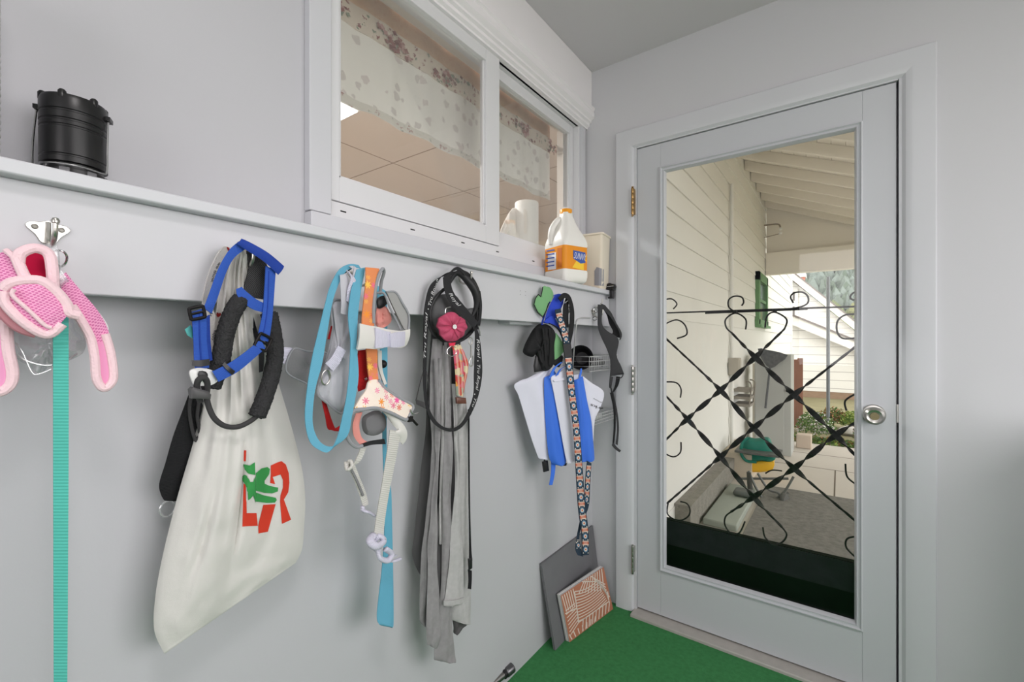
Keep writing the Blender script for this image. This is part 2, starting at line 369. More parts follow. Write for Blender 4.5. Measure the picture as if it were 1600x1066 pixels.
# door
dm = MB(); GX0, GX1, GZ0, GZ1 = .322, 1.005, .215, 1.942
dm.box(DX0, GX0, .002, .038, DZ0, DZ1); dm.box(GX1, DX1-.004, .002, .038, DZ0, DZ1); dm.box(GX0, GX1, .002, .038, DZ0, GZ0); dm.box(GX0, GX1, .002, .038, GZ1, DZ1)
door = dm.build('door_1', mat('gray_door_paint', (197, 199, 203), rough=.4, var=.03, vscale=2.5, bump=(25, .1, .0006), spec=.4), kind='structure', smooth=0, bevel=.0015)
mo = MB()
def mould(a, b, y, z0=None):
    pass
def frame_prof(mb, x0, x1, z0, z1, prof, mi=0):
    """mitred moulding: prof = [(inset, y)] closed profile"""
    cs = [(x0, z0, 1, 1), (x1, z0, -1, 1), (x1, z1, -1, -1), (x0, z1, 1, -1)]; k = len(prof)
    vs = [(cx+dx*i, y, cz_+dz*i) for cx, cz_, dx, dz in cs for i, y in prof]
    mb.add(vs, [(c*k+j, c*k+(j+1) % k, ((c+1) % 4)*k+(j+1) % k, ((c+1) % 4)*k+j) for c in range(4) for j in range(k)], mi)
frame_prof(mo, GX0-.002, GX1+.002, GZ0-.002, GZ1+.002, [(0, .004), (0, -.007), (.005, -.009), (.009, -.003), (.014, -.002), (.017, -.005), (.021, .004), (.023, .016), (.0, .02)])
mo.build('glass_moulding', MATS['gray_door_paint'], door, smooth=25)
MB().box(GX0+.015, GX1-.015, .016, .020, GZ0+.015, GZ1-.015).build('pane', M_DGLASS, door)
# knob
kn = MB(); kc = (1.035, .002, .952)
kn.lathe(kc, [(.033, 0), (.033, .003), (.030, .007), (.016, .009), (.013, .020), (.013, .026), (.024, .030), (.029, .040), (.028, .050), (.021, .057), (.0195, .0565), (.014, .0535), (.011, .0535)], 32, (0, -1, 0))
k = kn.build('door_knob', M_NICKEL, door, label='round satin nickel knob')
MB().lathe((kc[0], -.053, kc[2]), [(.0125, 0), (.0115, .0025)], 24, (0, -1, 0)).obox((kc[0], -.0560, kc[2]), (.006, 0, 0), (0, .001, 0), (0, 0, .0022)).build('lock_cylinder', mat('old_brass', (140, 130, 100), rough=.4, metal=1), k)
for zc, hm in ((1.813, mat('aged_brass', (176, 142, 92), rough=.35, metal=1, var=.2, vscale=60)), (1.027, M_NICKEL), (.236, M_NICKEL)):
    h = MB(); yb = -.0185; xh = .207
    for i in range(5): h.lathe((xh, yb-.005, zc-.058+i*.0235), [(.0058, 0), (.0062, .001), (.0062, .0215), (.0058, .0225)], 14)
    for s_ in (1, -1): h.lathe((xh, yb-.005, zc+s_*.0602-(.006 if s_ < 0 else 0)), [(.003, 0), (.0055, .002), (.0055, .004), (.002, .006)], 12)
    h.box(.2, .213, yb-.004, .002, zc-.056, zc+.056)
    h.build('hinge', hm, door, label='brass hinge' if zc > 1.5 else None)
MB().box(DX1-.003, DX1+.012, .004, .006, .93, .99).lathe((DX1+.004, .003, .962), [(.006, -.004), (.006, .002)], 10, (0, -1, 0)).build('strike_plate', M_NICKEL, door)
# door casing, jamb, threshold
tm = MB()
pr = [(0, 0), (0, -.0125), (.004, -.0185), (.055, -.0185), (.074, -.012), (.083, -.003), (.083, 0)]
xo0, xo1, zo = DX0-.095, DX1+.092, DZ1+.090; ppl = []
path = [(xo0, -.0, 1, 0), (xo0, zo, 1, -1), (xo1, zo, -1, -1), (xo1, -.0, -1, 0)]; kk = len(pr)
tm.add([(x+dx*i, y-.0005, z+dz*i) for x, z, dx, dz in path for i, y in pr], [(c*kk+j, c*kk+(j+1) % kk, (c+1)*kk+(j+1) % kk, (c+1)*kk+j) for c in range(3) for j in range(kk)])
struct('trim_door_casing', tm, M_TRIM, smooth=20)
jb = MB(); jb.box(DX0-.0125, DX0-.0015, -.004, .12, .0, DZ1+.012); jb.box(DX1+.002, DX1+.0125, -.004, .12, .0, DZ1+.012); jb.box(DX0, DX1, -.004, .12, DZ1+.003, DZ1+.012)
jb.box(DX0, DX0+.014, .04, .06, .0, DZ1); jb.box(DX1-.014, DX1, .04, .06, 0, DZ1)
struct('trim_door_jamb', jb, M_TRIM, smooth=0)
struct('trim_threshold', box(DX0-.012, DX1+.012, -.055, .14, -.03, .012), mat('worn_threshold', (176, 172, 166), rough=.6, var=.12, vscale=30), bevel=.004)
# storm door
sd = MB(); sd.box(DX0, .30, .085, .105, .02, DZ1); sd.box(1.03, DX1, .085, .105, .02, DZ1); sd.box(.30, 1.03, .085, .105, 1.97, DZ1)
storm = sd.build('door_2', mat('storm_door_white', (205, 205, 203), rough=.5), kind='structure', smooth=0)
MB().box(.30, 1.03, .082, .108, .05, .407).build('kick_panel', mat('black_kick_panel', (6, 6, 7), rough=.6, var=.3, spec=.05), storm)
MB().box(.30, 1.03, .076, .082, .30, .405).build('kick_rail', mat('dark_rail_paint', (38, 38, 42), rough=.8, var=.45, vscale=25, spec=.05), storm)
# scroll grille
IR = mat('black_wrought_iron', (20, 19, 20), rough=.5, metal=.3, var=.2, spec=.35)
GY = .064
def G(p): return WY(p[0], p[1], GY)
gr = thing('iron_grille', 'black wrought iron scroll and twisted bar grille behind the door glass', 'grille', (.66, GY, .30))
def scroll(pts, nm='scroll'): MB().tube([G(p) for p in pts], .0032, 6, sm=6).build(nm, IR, gr)
def rod(a, b, r=.0032): return [G(a), G(b)], r
def twisted(pts, cross):
    P = [G(p) for p in cr(pts, 24)]; L = [0]
    for a, b in zip(P, P[1:]): L.append(L[-1]+(b-a).length)
    def s_of(c):
        c = G(c); return min((abs((p-c).length), L[i]) for i, p in enumerate(P))[1]
    cs = sorted(s_of(c) for c in cross); cd_ = (cs[-1]-cs[0])/(len(cs)-1) if len(cs) > 1 else .27
    Gd = []; a0, a1 = cs[0]-cd_*.42, cs[-1]+cd_*.42
    MBt = MB()
    vs = []; n = 0
    for i, p in enumerate(P):
        t = (P[min(i+1, len(P)-1)]-P[max(i-1, 0)]).normalized(); s_ = L[i]; ph = 2*math.pi*(s_-cs[0])/cd_
        q = min(1, max(0, (s_-a0)/.03))*min(1, max(0, (a1-s_)/.03)); wd = .0035+.0065*q; u0 = t.cross(Vector((0, 1, 0))).normalized(); f0 = Vector((0, 1, 0))
        u = u0*math.cos(ph)+f0*math.sin(ph); f = f0*math.cos(ph)-u0*math.sin(ph); th = .0022+.0010*(1-q)
        vs += [p+u*wd+f*th, p-u*wd+f*th, p-u*wd-f*th, p+u*wd-f*th]; n += 1
    MBt.add(vs, [(i*4+j, i*4+(j+1) % 4, i*4+4+(j+1) % 4, i*4+4+j) for i in range(n-1) for j in range(4)]+[(3, 2, 1, 0), (n*4-4, n*4-3, n*4-2, n*4-1)])
    MBt.build('twisted_bar', IR, gr, smooth=50)
A, B_, C_, D_, E_ = (1180, 558.5), (1125.8, 610), (1240.7, 617), (1074, 655), (1177.6, 669)
F_, H_, I_, J_ = (1306, 680), (1125.8, 714), (1240.7, 732), (1177.6, 777)
twisted([(1143, 520), A, C_, F_, (1336, 711.6)], [A, C_, F_]); scroll([(1165, 515), (1165, 499), (1149, 489.4), (1134, 499), (1135, 512), (1144, 521)])
twisted([(1226, 514), A, B_, D_, (1034, 694)], [A, B_, D_]); scroll([(1195.4, 512), (1198.6, 494), (1211, 488), (1229, 499), (1226, 514)])
twisted([(1034, 523), B_, E_, I_, (1340, 817)], [B_, E_, I_]); twisted([(1034, 612), D_, H_, J_, (1222, 824)], [D_, H_, J_])
scroll([(1220, 822), (1229, 835), (1222.6, 847), (1209, 851), (1195.6, 840), (1192, 824)])
twisted([(1042, 787), H_, E_, C_, (1342, 538)], [H_, E_, C_]); twisted([(1142, 800), J_, I_, F_, (1342, 658)], [J_, I_, F_])
for s_ in ([(1147.6, 487), (1138.7, 480), (1138.7, 468.7), (1147.6, 463), (1158.8, 464.5), (1162, 472), (1158.8, 478)], [(1211.4, 484.6), (1243, 481.4), (1260.8, 475), (1262.4, 464), (1254.4, 457), (1241.7, 457.5), (1235.3, 464), (1239.5, 473.5)],
           [(1034, 470), (1048.7, 467), (1057.6, 475), (1052, 483)], [(1340, 470), (1329.4, 467), (1330, 460.7), (1338, 455)], [(1058, 529), (1073, 522.5), (1069.5, 507), (1056, 500), (1036, 508)], [(1063, 621.6), (1064, 608), (1056, 598), (1036, 597)],
           [(1064, 691), (1063, 707), (1051.5, 714), (1034, 706)], [(1044, 786), (1042.5, 802), (1052, 811), (1065, 813), (1076, 806), (1078, 796), (1073, 787), (1063, 784)], [(1164, 815), (1155, 833), (1141.6, 833), (1132.6, 820), (1134, 807), (1144, 799)],
           [(1322.6, 642), (1321, 626), (1342, 613)], [(1321, 725), (1324, 745.6), (1342, 760)], [(1342, 838), (1324, 842), (1322.6, 856), (1338, 872)], [(1338, 491), (1320, 492.6), (1308.7, 502), (1308, 518), (1317, 529), (1340, 528)]): scroll(s_)
MB().tube([G((1032, 489.4)), G((1342, 479))], .0034, 8).tube([G((1102, 489)), G((1262, 482.5))], .005, 8).build('crossbar', IR, gr)
for p in ((1150, 487), (1211, 486)): MB().lathe(G(p)-Vector((0, .006, .006)), [(.007, 0), (.007, .012)], 10).build('rivet_collar', IR, gr)

# ================================================================== kitchen behind the window
KW = mat('tan_kitchen_paint', (228, 218, 208), rough=.7, var=.03); 
def f_tile(N, c, tc):
    br = N.n('ShaderNodeTexBrick', i_Scale=1.0); br.offset = 0; br.inputs['Mortar Size'].default_value = .006; br.inputs['Brick Width'].default_value = .8; br.inputs['Row Height'].default_value = .8
    br.inputs['Color1'].default_value = c; br.inputs['Color2'].default_value = c; br.inputs['Mortar'].default_value = lin((150, 132, 118)); N.link(tc.outputs['Object'], br.inputs['Vector']); N.link(br.outputs[0], N.b.inputs['Base Color'])
KC = mat('kitchen_ceiling_panels', (222, 212, 204), rough=.6, fn=f_tile)
struct('ceiling_kitchen', box(-3.5, -.13, -3.6, 2.6, 2.56, 2.6), KC, smooth=0)
struct('wall_kitchen', quad_wall([(-3.6, -3.5, -3.6, 2.6, .0, 2.6), (-3.5, -.13, 2.5, 2.6, 0, 2.6), (-3.5, -.13, -3.7, -3.6, 0, 2.6), (-.24, -.131, .121, 2.5, 0, 2.6), (-3.1, -2.7, -3.6, 2.5, 2.28, 2.56)]), KW, smooth=0)
struct('wall_kitchen_inner', quad_wall([(-.17, -.131, -3.6, WY0-.03, .0, 2.56), (-.17, -.131, WY1+.01, .12, .0, 2.56), (-.17, -.131, WY0-.03, WY1+.01, 0, 1.50), (-.17, -.131, WY0-.03, WY1+.01, 2.22, 2.56)]), KW, smooth=0)
struct('floor_kitchen', box(-3.5, -.13, -3.6, 2.6, -.05, 0.2), mat('kitchen_floor_tan', (200, 188, 176)), smooth=0)
lf = thing('ceiling_light', 'bright square kitchen ceiling light seen through the left window pane', 'light', (-1.5, -1.9, 2.56))
em = bpy.data.materials.new('lamp_diffuser'); em.use_nodes = True; em.node_tree.nodes['Principled BSDF'].inputs['Emission Color'].default_value = (1, .97, .93, 1); em.node_tree.nodes['Principled BSDF'].inputs['Emission Strength'].default_value = 4
MB().box(-1.54, -1.30, -.90, -.345, 2.535, 2.56).build('light_frame', M_WHITEP, lf, bevel=.004); MB().box(-1.525, -1.315, -.885, -.36, 2.527, 2.535).build('diffuser', em, lf)
VY0, VY1 = -1.33, -.075
def vx(y, z): return -.186+.0032*math.sin(y*34)+.0016*math.sin(y*81+z*5)
def valance_sheet(z0, z1, xo=0, n=90, mz=6, sag=0, y1=VY1):
    return [[(vx(VY0+(y1-VY0)*i/n, z0)+xo, VY0+(y1-VY0)*i/n, z0+(z1-z0)*j/mz+(sag*math.sin(i*.45)*(1-j/mz))) for j in range(mz+1)] for i in range(n+1)]
def f_floral(cols, sc=26, thr=.27, dens=.45):
    def f(N, c, tc):
        nz = N.n('ShaderNodeTexNoise', i_Scale=float(sc)*2.2, i_Detail=2.0); N.link(tc.outputs['Object'], nz.inputs['Vector'])
        mp = N.n('ShaderNodeVectorMath', operation='MULTIPLY_ADD'); N.link(nz.outputs['Color'], mp.inputs[0]); mp.inputs[1].default_value = (.025,)*3; N.link(tc.outputs['Object'], mp.inputs[2])
        v = N.n('ShaderNodeTexVoronoi', i_Scale=float(sc)); N.link(mp.outputs[0], v.inputs['Vector']); sp = N.n('ShaderNodeSeparateColor'); N.link(v.outputs['Color'], sp.inputs[0])
        rp = N.n('ShaderNodeValToRGB'); e = rp.color_ramp; e.interpolation = 'CONSTANT'; e.elements[0].color = lin(cols[0]); e.elements[1].color = lin(cols[-1]); e.elements[1].position = 1-1/len(cols)
        for i in range(1, len(cols)-1): q = e.elements.new(i/len(cols)); q.color = lin(cols[i])
        N.link(sp.outputs[0], rp.inputs[0]); k = N.math('MULTIPLY', N.math('LESS_THAN', v.outputs['Distance'], thr), N.math('LESS_THAN', sp.outputs[1], dens))
        N.link(N.mix(k, c, rp.outputs[0]), N.b.inputs['Base Color'])
    return f
VAL = mat('valance_white_cloth', (238, 233, 227), rough=.9, fn=f_floral([(212, 204, 200), (216, 205, 202), (206, 206, 198)], 22, .3, .8))
VB = mat('valance_floral_border', (214, 200, 186), rough=.9, fn=f_floral([(150, 100, 100), (130, 140, 125), (185, 150, 145), (140, 90, 92)], 60, .36, .45))
VT = mat('valance_peach_header', (212, 176, 150), rough=.9, fn=f_floral([(190, 140, 115), (200, 150, 125)], 120, .35, .6))
va = thing('valance', 'white floral valance hanging inside the kitchen window', 'curtain', (-.19, -.7, 1.88))
MB().grid(valance_sheet(1.895, 2.105), .002).build('cloth_panel', VAL, va, smooth=80)
MB().grid(valance_sheet(1.872, 1.897, .001, sag=.003), .0022).build('hem_border', mat('valance_hem', (214, 208, 200), rough=.9, fn=f_floral([(170, 135, 132), (165, 165, 155)], 70, .33, .5)), va, smooth=80)
MB().grid(valance_sheet(2.165, 2.24, .001), .0022).build('header', VT, va, smooth=80)
fl = MB(); fl.grid(valance_sheet(2.10, 2.17, .002), .0022); rnd = random.Random(3)
FC = [mat('valance_rose', (150, 98, 98), rough=.9), mat('valance_pink', (190, 150, 146), rough=.9), mat('valance_leaf', (128, 138, 122), rough=.9), mat('valance_maroon', (122, 74, 78), rough=.9)]
for i in range(6):
    yc = -1.24+i*.235; zc = 2.125
    for k in range(34):
        y = yc+rnd.gauss(0, .030); z = 2.132+max(-.026, min(.032, rnd.gauss(0, .016))); r = rnd.uniform(.005, .015); mi = 1+rnd.choice([0, 0, 1, 2, 3]); p0 = rnd.uniform(0, 6)
        q = [(vx(y, z)+.0055+.0004*k/26+.002, y+math.cos(a*math.pi/4+p0)*r*(1 if a % 2 else .6), z+math.sin(a*math.pi/4+p0)*r*(.8 if a % 2 else .5)) for a in range(8)]
        fl.add(q, [tuple(range(8))], mi)
fl.build('floral_border', [VB]+FC, va, smooth=80)
# inner sill, paper towels
struct('trim_inner_sill', box(-.40, -.131, -1.4, .118, 1.50, 1.53), M_TRIM, bevel=.003)
pt = thing('paper_towel_roll', 'white paper towel roll standing inside the right window pane', 'paper towel', (-.25, -.10, 1.53))
ptc = WX(823, 380, -.25); PC = (-.25, ptc.y, 1.53)
MB().lathe((PC[0], PC[1], 1.53), [(.055, 0), (.056, .005), (.056, .315), (.054, .32), (.02, .32), (.02, .31)], 36).build('towel', mat('paper_white', (240, 238, 234), rough=.95, bump=(60, .4, .002)), pt)
MB().lathe((PC[0], PC[1], 1.5301), [(.019, .3), (.019, .318)], 20).build('core', mat('cardboard', (150, 125, 100), rough=.9), pt)
pk = MB(); SK = Surf((-.22, -.2, 1.6), (1, 0)); pk.patch(SK, [(786, 352), (806, 325), (812, 390), (812, 430), (780, 425), (780, 380)], .004, .02, off=-.06, folds=.02)
pk.build('plastic_bag', mat('thin_white_plastic', (232, 226, 220), rough=.4), label='crumpled white plastic bag inside the window left of the paper towels', cat='bag')

# ================================================================== things on the shelf
LP = mat('lantern_black', (22, 22, 23), rough=.33, var=.1, spec=.5)
def RS(p): return [(r*.90, z) for r, z in p]
LC = (.022, -1.775, 1.4256)
lan = thing('camping_lantern', 'round black plastic collapsible camping lantern with wire handles on the left end of the shelf', 'lantern', LC)
MB().lathe(LC, RS([(.041, 0), (.043, .002), (.043, .008), (.040, .010), (.040, .020), (.036, .021), (.036, .028)]), 48).build('base', LP, lan)
MB().lathe(LC, RS([(.038, .028), (.0415, .029), (.0415, .036), (.040, .037), (.040, .039), (.0415, .040), (.0415, .078), (.0402, .079), (.0402, .081), (.0415, .082), (.0415, .087), (.0402, .088), (.0402, .090), (.0418, .091), (.0418, .100), (.0405, .101), (.0405, .103), (.042, .104), (.042, .120), (.040, .125), (.030, .128), (.004, .129)]), 56).build('body', LP, lan)
for a in range(6):
    t = a*math.pi/3+.5; MB().lathe((LC[0]+math.cos(t)*.0335, LC[1]+math.sin(t)*.0335, LC[2]+.119), [(.0048, 0), (.0048, .009), (.003, .0115), (.001, .012)], 12).build('cap_lug', LP, lan)
for q in range(8): 
    t = R(45*q+20); c = Vector((math.cos(t), math.sin(t), 0)); n_ = Vector((-c.y, c.x, 0))
    m2 = MB().obox(Vector(LC)+c*.0372+Vector((0, 0, .0145)), c*.0012, n_*.0055, Vector((0, 0, .005))); m2.build('base_rib', mat('lantern_gray', (120, 120, 122), rough=.3), lan)

for y0, s_ in ((0, 1), (0, -1)):
    # two wire bails folded down over the body sides
    hx = Vector((.9, -.43, 0)).normalized()*s_; sd_ = Vector((-hx.y, hx.x, 0)); c = Vector(LC)
    if s_ == 1:
        pts = [c+sd_*.0395+hx*.004+Vector((0, 0, .108)), c+sd_*.0405+hx*.012+Vector((0, 0, .06)), c+sd_*.0405+hx*.014+Vector((0, 0, .028))]+[c+hx*(.0405*math.sin(t)+.003)+sd_*(.0405*math.cos(t))+Vector((0, 0, .022)) for t in [R(x) for x in (25, 50, 75, 90, 105, 130, 155)]]+[c-sd_*.0405+hx*.014+Vector((0, 0, .028)), c-sd_*.0405+hx*.012+Vector((0, 0, .06)), c-sd_*.0395+hx*.004+Vector((0, 0, .108))]
    MB().tube(pts, .0013, 8, sm=3).build('wire_handle', M_CHROME, lan) if s_ == 1 else None
    MB().obox(c+sd_*.037+Vector((0, 0, .110)), hx*.008, sd_*.0055, Vector((0, 0, .003))).build('handle_pivot', LP, lan)
# white ribbed roll at the very left
rc = WX(-34, 150, .03); 
sp = MB(); prof = []
for i in range(60): prof += [(.050+(.0016 if i % 2 else 0), .002+i*.0045)]
prof = [(.046, 0)]+prof+[(.048, .275)]
sp.lathe((.045, -1.901, 1.4257), prof, 48); 
spt = thing('ribbed_canister', 'white ribbed canister with dark lid at the far left end of the shelf', 'canister', (.045, -1.901, 1.4257))
sp.build('body', mat('canister_white', (215, 215, 216), rough=.4), spt)
MB().lathe((.045, -1.901, 1.4257), [(.0525, .2755), (.0525, .288), (.048, .292), (.002, .293)], 40).build('lid', LP, spt)
# juice jug
JC = Vector((.060, -.356, 1.4256)); ja = R(-20)
JUG = mat('translucent_jug_plastic', (236, 234, 228), rough=.35, var=.02, sub=.3, spec=.4)
def rrect(hw, r, z, n=6):
    o = []
    for cx, cy, a0 in ((1, 1, 0), (-1, 1, 90), (-1, -1, 180), (1, -1, 270)):
        for i in range(n+1):
            a = R(a0+90*i/n); o.append((cx*(hw-r)+math.cos(a)*r, cy*(hw-r)+math.sin(a)*r, z))
    return o
def zs(secs, k): return [[(p[0], p[1], p[2]*k) for p in s_] for s_ in secs]
def rotp(p, a, c): return Vector((c.x+p[0]*math.cos(a)-p[1]*math.sin(a), c.y+p[0]*math.sin(a)+p[1]*math.cos(a), c.z+p[2]))
def stack(mb, secs, a, c, mi=0, cap=True):
    k = len(secs[0]); vs = [rotp(p, a, c) for s_ in secs for p in s_]
    fs = [(i*k+j, i*k+(j+1) % k, (i+1)*k+(j+1) % k, (i+1)*k+j) for i in range(len(secs)-1) for j in range(k)]
    if cap: fs += [tuple(range(k))[::-1], tuple((len(secs)-1)*k+j for j in range(k))]
    return mb.add(vs, fs, mi)
jug = thing('juice_jug', 'translucent plastic juice jug with an orange cap and orange label standing on the shelf', 'jug', JC)
HW = .064; JK = 1.44
jb_ = MB(); secs = [rrect(HW*.86, .016, 0), rrect(HW*.97, .018, .006), rrect(HW, .016, .016), rrect(HW, .014, .030), rrect(HW*.975, .014, .034), rrect(HW*.975, .014, .098), rrect(HW, .014, .102), rrect(HW, .018, .112), rrect(HW*.95, .024, .124), rrect(HW*.84, .030, .138), rrect(HW*.70, .028, .150), rrect(HW*.58, .024, .162), rrect(HW*.50, .0225, .172), rrect(HW*.44, .0198, .180), rrect(HW*.36, .0160, .187), rrect(HW*.36, .0160, .196)]
secs = zs(secs, JK); stack(jb_, secs, ja, JC); jb = jb_.build('bottle', JUG, jug, smooth=50)
hd = MB(); dh = Vector((-.62, -.78, 0)); hp = [JC+dh*.020+Vector((0, 0, .255)), JC+dh*.038+Vector((0, 0, .248)), JC+dh*.056+Vector((0, 0, .222)), JC+dh*.064+Vector((0, 0, .190)), JC+dh*.060+Vector((0, 0, .155))]
hd.tube(hp, .013, 10).build('handle', JUG, jug, smooth=60)
MB().lathe(JC+Vector((0, 0, .2785)), [(.0245, 0), (.0245, .016), (.0235, .018), (.002, .0183)], 30).build('cap', mat('orange_cap', (240, 160, 40), rough=.35), jug)
OR = mat('label_orange', (235, 148, 32), rough=.4); lb = MB(); stack(lb, zs([rrect(HW*.985, .0145, .0345), rrect(HW*.985, .0145, .0975)], JK), ja, JC, cap=False)
lbb = lb.bvh()
YE = mat('label_yellow', (250, 205, 60), rough=.4); WL = mat('label_white', (228, 228, 236), rough=.5); BL = mat('label_blue_print', (60, 90, 170), rough=.5); DO = mat('label_dark_orange', (205, 110, 15), rough=.4)
def q4(x0, y0, x1, y1, dy): return poly_tris([(x0, y0), (x1, y0+dy), (x1, y1+dy), (x0, y1)])
lb.decal(lbb, poly_tris([(852, 388.5), (869, 385.5), (869, 420.5), (852, 423)]), 2)
for i in range(5): lb.decal(lbb, poly_tris([(854, 391.5+i*6), (866.5, 389.5+i*6), (866.5, 391.5+i*6), (854, 393.5+i*6)]), 3, lift=.0013)
lb.decal(lbb, poly_tris([(871, 388), (878, 387), (878, 418), (871, 419)]), 4)
lb.decal(lbb, poly_tris([(904, 402), (918, 408), (918, 424), (894, 418), (899, 410)]), 1)
lb.decal(lbb, poly_tris([(895.5, 391), (914.5, 395), (914.5, 411), (907, 412), (895.5, 404)]), 3, lift=.0009)
lb.decal(lbb, text_px('SUNNY', [(896, 403.5), (914, 407.5)], 14), 2, lift=.0014, sub=1)
lb.decal(lbb, text_px('D', [(913.5, 408), (918.5, 409)], 12), 1, lift=.0014, sub=1)
lb.build('label', [OR, YE, WL, BL, DO], jug, label='orange label with SUNNY D lettering')
# cream container behind
CC = Vector((.048, -.078, 1.4256))
ct = thing('plastic_container', 'tall cream plastic container without lid standing on the shelf behind the jug', 'container', CC)
CR = mat('cream_plastic', (232, 222, 204), rough=.45, sub=.15); m = MB()
stack(m, [rrect(.050, .012, 0), rrect(.052, .012, .01), rrect(.058, .013, .236), rrect(.062, .014, .238), rrect(.062, .014, .245), rrect(.056, .012, .245), rrect(.049, .011, .01)], R(6), CC, cap=False)
stack(m, [rrect(.049, .012, 0), rrect(.049, .011, .004)], R(6), CC)
m.build('tub', CR, ct, smooth=40)
m = MB(); bvc = None
cb = MB(); stack(cb, [rrect(.0521, .0125, .006), rrect(.0545, .013, .100)], R(6), CC, cap=False); cbv = cb.bvh(); m.decal(cbv, poly_tris([(929, 416), (943, 421), (943, 447), (929, 446)]), 0, lift=.0012, sub=2)
if m.v: m.build('gray_label', mat('gray_label', (150, 150, 156), rough=.6), ct)
# clip lamp on the shelf end
cp = thing('clip_light', 'small black and silver clip-on light clamped over the right end of the shelf', 'clip light', (.115, -.045, 1.4256))
m = MB(); m.box(.082, .132, -.062, -.030, 1.4256, 1.434); m.box(.1135, .128, -.058, -.034, 1.392, 1.4256); m.box(.105, .128, -.056, -.036, 1.388, 1.396)
m.build('clamp', M_BLACKP, cp, bevel=.002)
MB().lathe((.096, -.046, 1.434), [(.012, 0), (.011, .008), (.007, .014)], 20).tube([(.096, -.046, 1.446), (.108, -.048, 1.452), (.122, -.046, 1.447)], .007, 10).build('hinge', M_BLACKP, cp)
MB().lathe((.122, -.058, 1.440), [(.012, 0), (.0135, .004), (.0135, .018), (.010, .024)], 20, (.25, 1, .05)).build('lamp_head', M_BLACKP, cp)
MB().tube([(.104, -.0655, 1.4405), (.134, -.0600, 1.4415)], .0022, 8).build('silver_bar', M_CHROME, cp)

# ================================================================== coat hooks
def hook(px, py, y_end=None, lab='', r=.0028, plate=True, reach=.045):
    p = WX(px, py, .0898); x, y, z = p; h = thing('coat_hook', lab, 'hook', (x, y, z))
    if plate:
        m = MB(); pts = [(-.021, .004), (-.017, .010), (-.008, .011), (0, .014), (.008, .011), (.017, .010), (.021, .004), (.012, -.006), (.006, -.016), (-.006, -.016), (-.012, -.006)]
        P = cr([(x, y+a, z+b) for a, b in pts], 3, True); m.prism(P, (.0022, 0, 0)); m.build('back_plate', M_NICKEL, h, bevel=.0006)
        for s_ in (-1, 1): MB().lathe((.0921, y+s_*.0125, z+.004), [(.0035, 0), (.0033, .0008), (.002, .0012), (.0004, .0012)], 14, (1, 0, 0)).build('screw', mat('screw_steel', (120, 118, 112), rough=.4, metal=1), h)
    MB().tube([(x+.002, y, z+.012), (x+.004, y, z-.004), (x+.009, y, z-.016), (x+reach*.6, y, z-.022), (x+reach, y, z-.012), (x+reach+.004, y, z+.004)], r, 10).build('prong', M_NICKEL, h)
    MB().lathe((x+reach+.004, y, z+.002), [(.001, 0), (.004, .002), (.0045, .005), (.003, .008), (.0005, .009)], 12).build('prong_tip', M_NICKEL, h)
    return Vector((x, y, z))
HK1 = hook(75, 362, lab='nickel coat hook with two screws holding the pink mesh harness')
HK2 = hook(376, 402, lab='coat hook behind the canvas tote bag and the blue harness')
HK3 = hook(556, 432, lab='coat hook under the light blue leash and floral harness')
HK4 = hook(716, 432, lab='coat hook carrying the black retractable leash', plate=False)
HK5 = hook(872, 484, lab='coat hook carrying the pet vest and blue grocery bags', plate=False)
HK6 = hook(927, 488, lab='chrome double coat hook nearest to the door with a split ring', reach=.04)

# ================================================================== pink harness, teal leash, vinyl pouch
S1 = Surf((.0, 0, 0), (1, 0))
def S1o(o): return Surf((o, 0, 0), (1, 0))
PK = mat('pink_air_mesh', (246, 172, 210), rough=.85, fn=f_mesh((212, 112, 164), 260, .36)); PT = mat('pale_pink_binding', (246, 214, 220), rough=.95, bump=(300, .6, .002)); PC_ = mat('crimson_lining', (206, 24, 72), rough=.9, bump=(200, .4)); PP = mat('plain_pink_fabric', (238, 160, 200), rough=.9)
ph = thing('mesh_harness', 'pink mesh pet harness with pale pink binding on the leftmost coat hook', 'harness', HK1)
def outl(S, pts, r, closed=True, flat=1.0, sm=5): return MB().tube([S(*p) for p in pts], r, 10, closed=closed, sm=sm, flat=flat)
# left shoulder panel
MB().patch(S1, [(-14, 408, .118), (10, 393, .124), (26, 402, .134), (40, 440, .140), (30, 470, .138), (2, 486, .130), (-20, 470, .120)], .006, .006).build('shoulder_panel', PK, ph)
MB().patch(S1, [(32, 396, .118), (56, 390, .118), (78, 398, .118), (84, 424, .120), (84, 462, .124), (60, 456, .120), (46, 430, .118)], .004, .0).build('lining', PC_, ph, label='crimson lining inside the neck opening')
outl(S1, [(28, 410, .142), (32, 396, .140), (54, 388, .138), (76, 397, .138), (82, 424, .140), (83, 458, .138)], .0062, False).build('neck_binding', PT, ph)
outl(S1, [(26, 404, .142), (40, 434, .146), (60, 452, .146)], .0055, False).build('neck_binding', PT, ph)
outl(S1, [(10, 392, .130), (24, 406, .142), (42, 446, .146)], .0035, False).build('panel_binding', PT, ph)
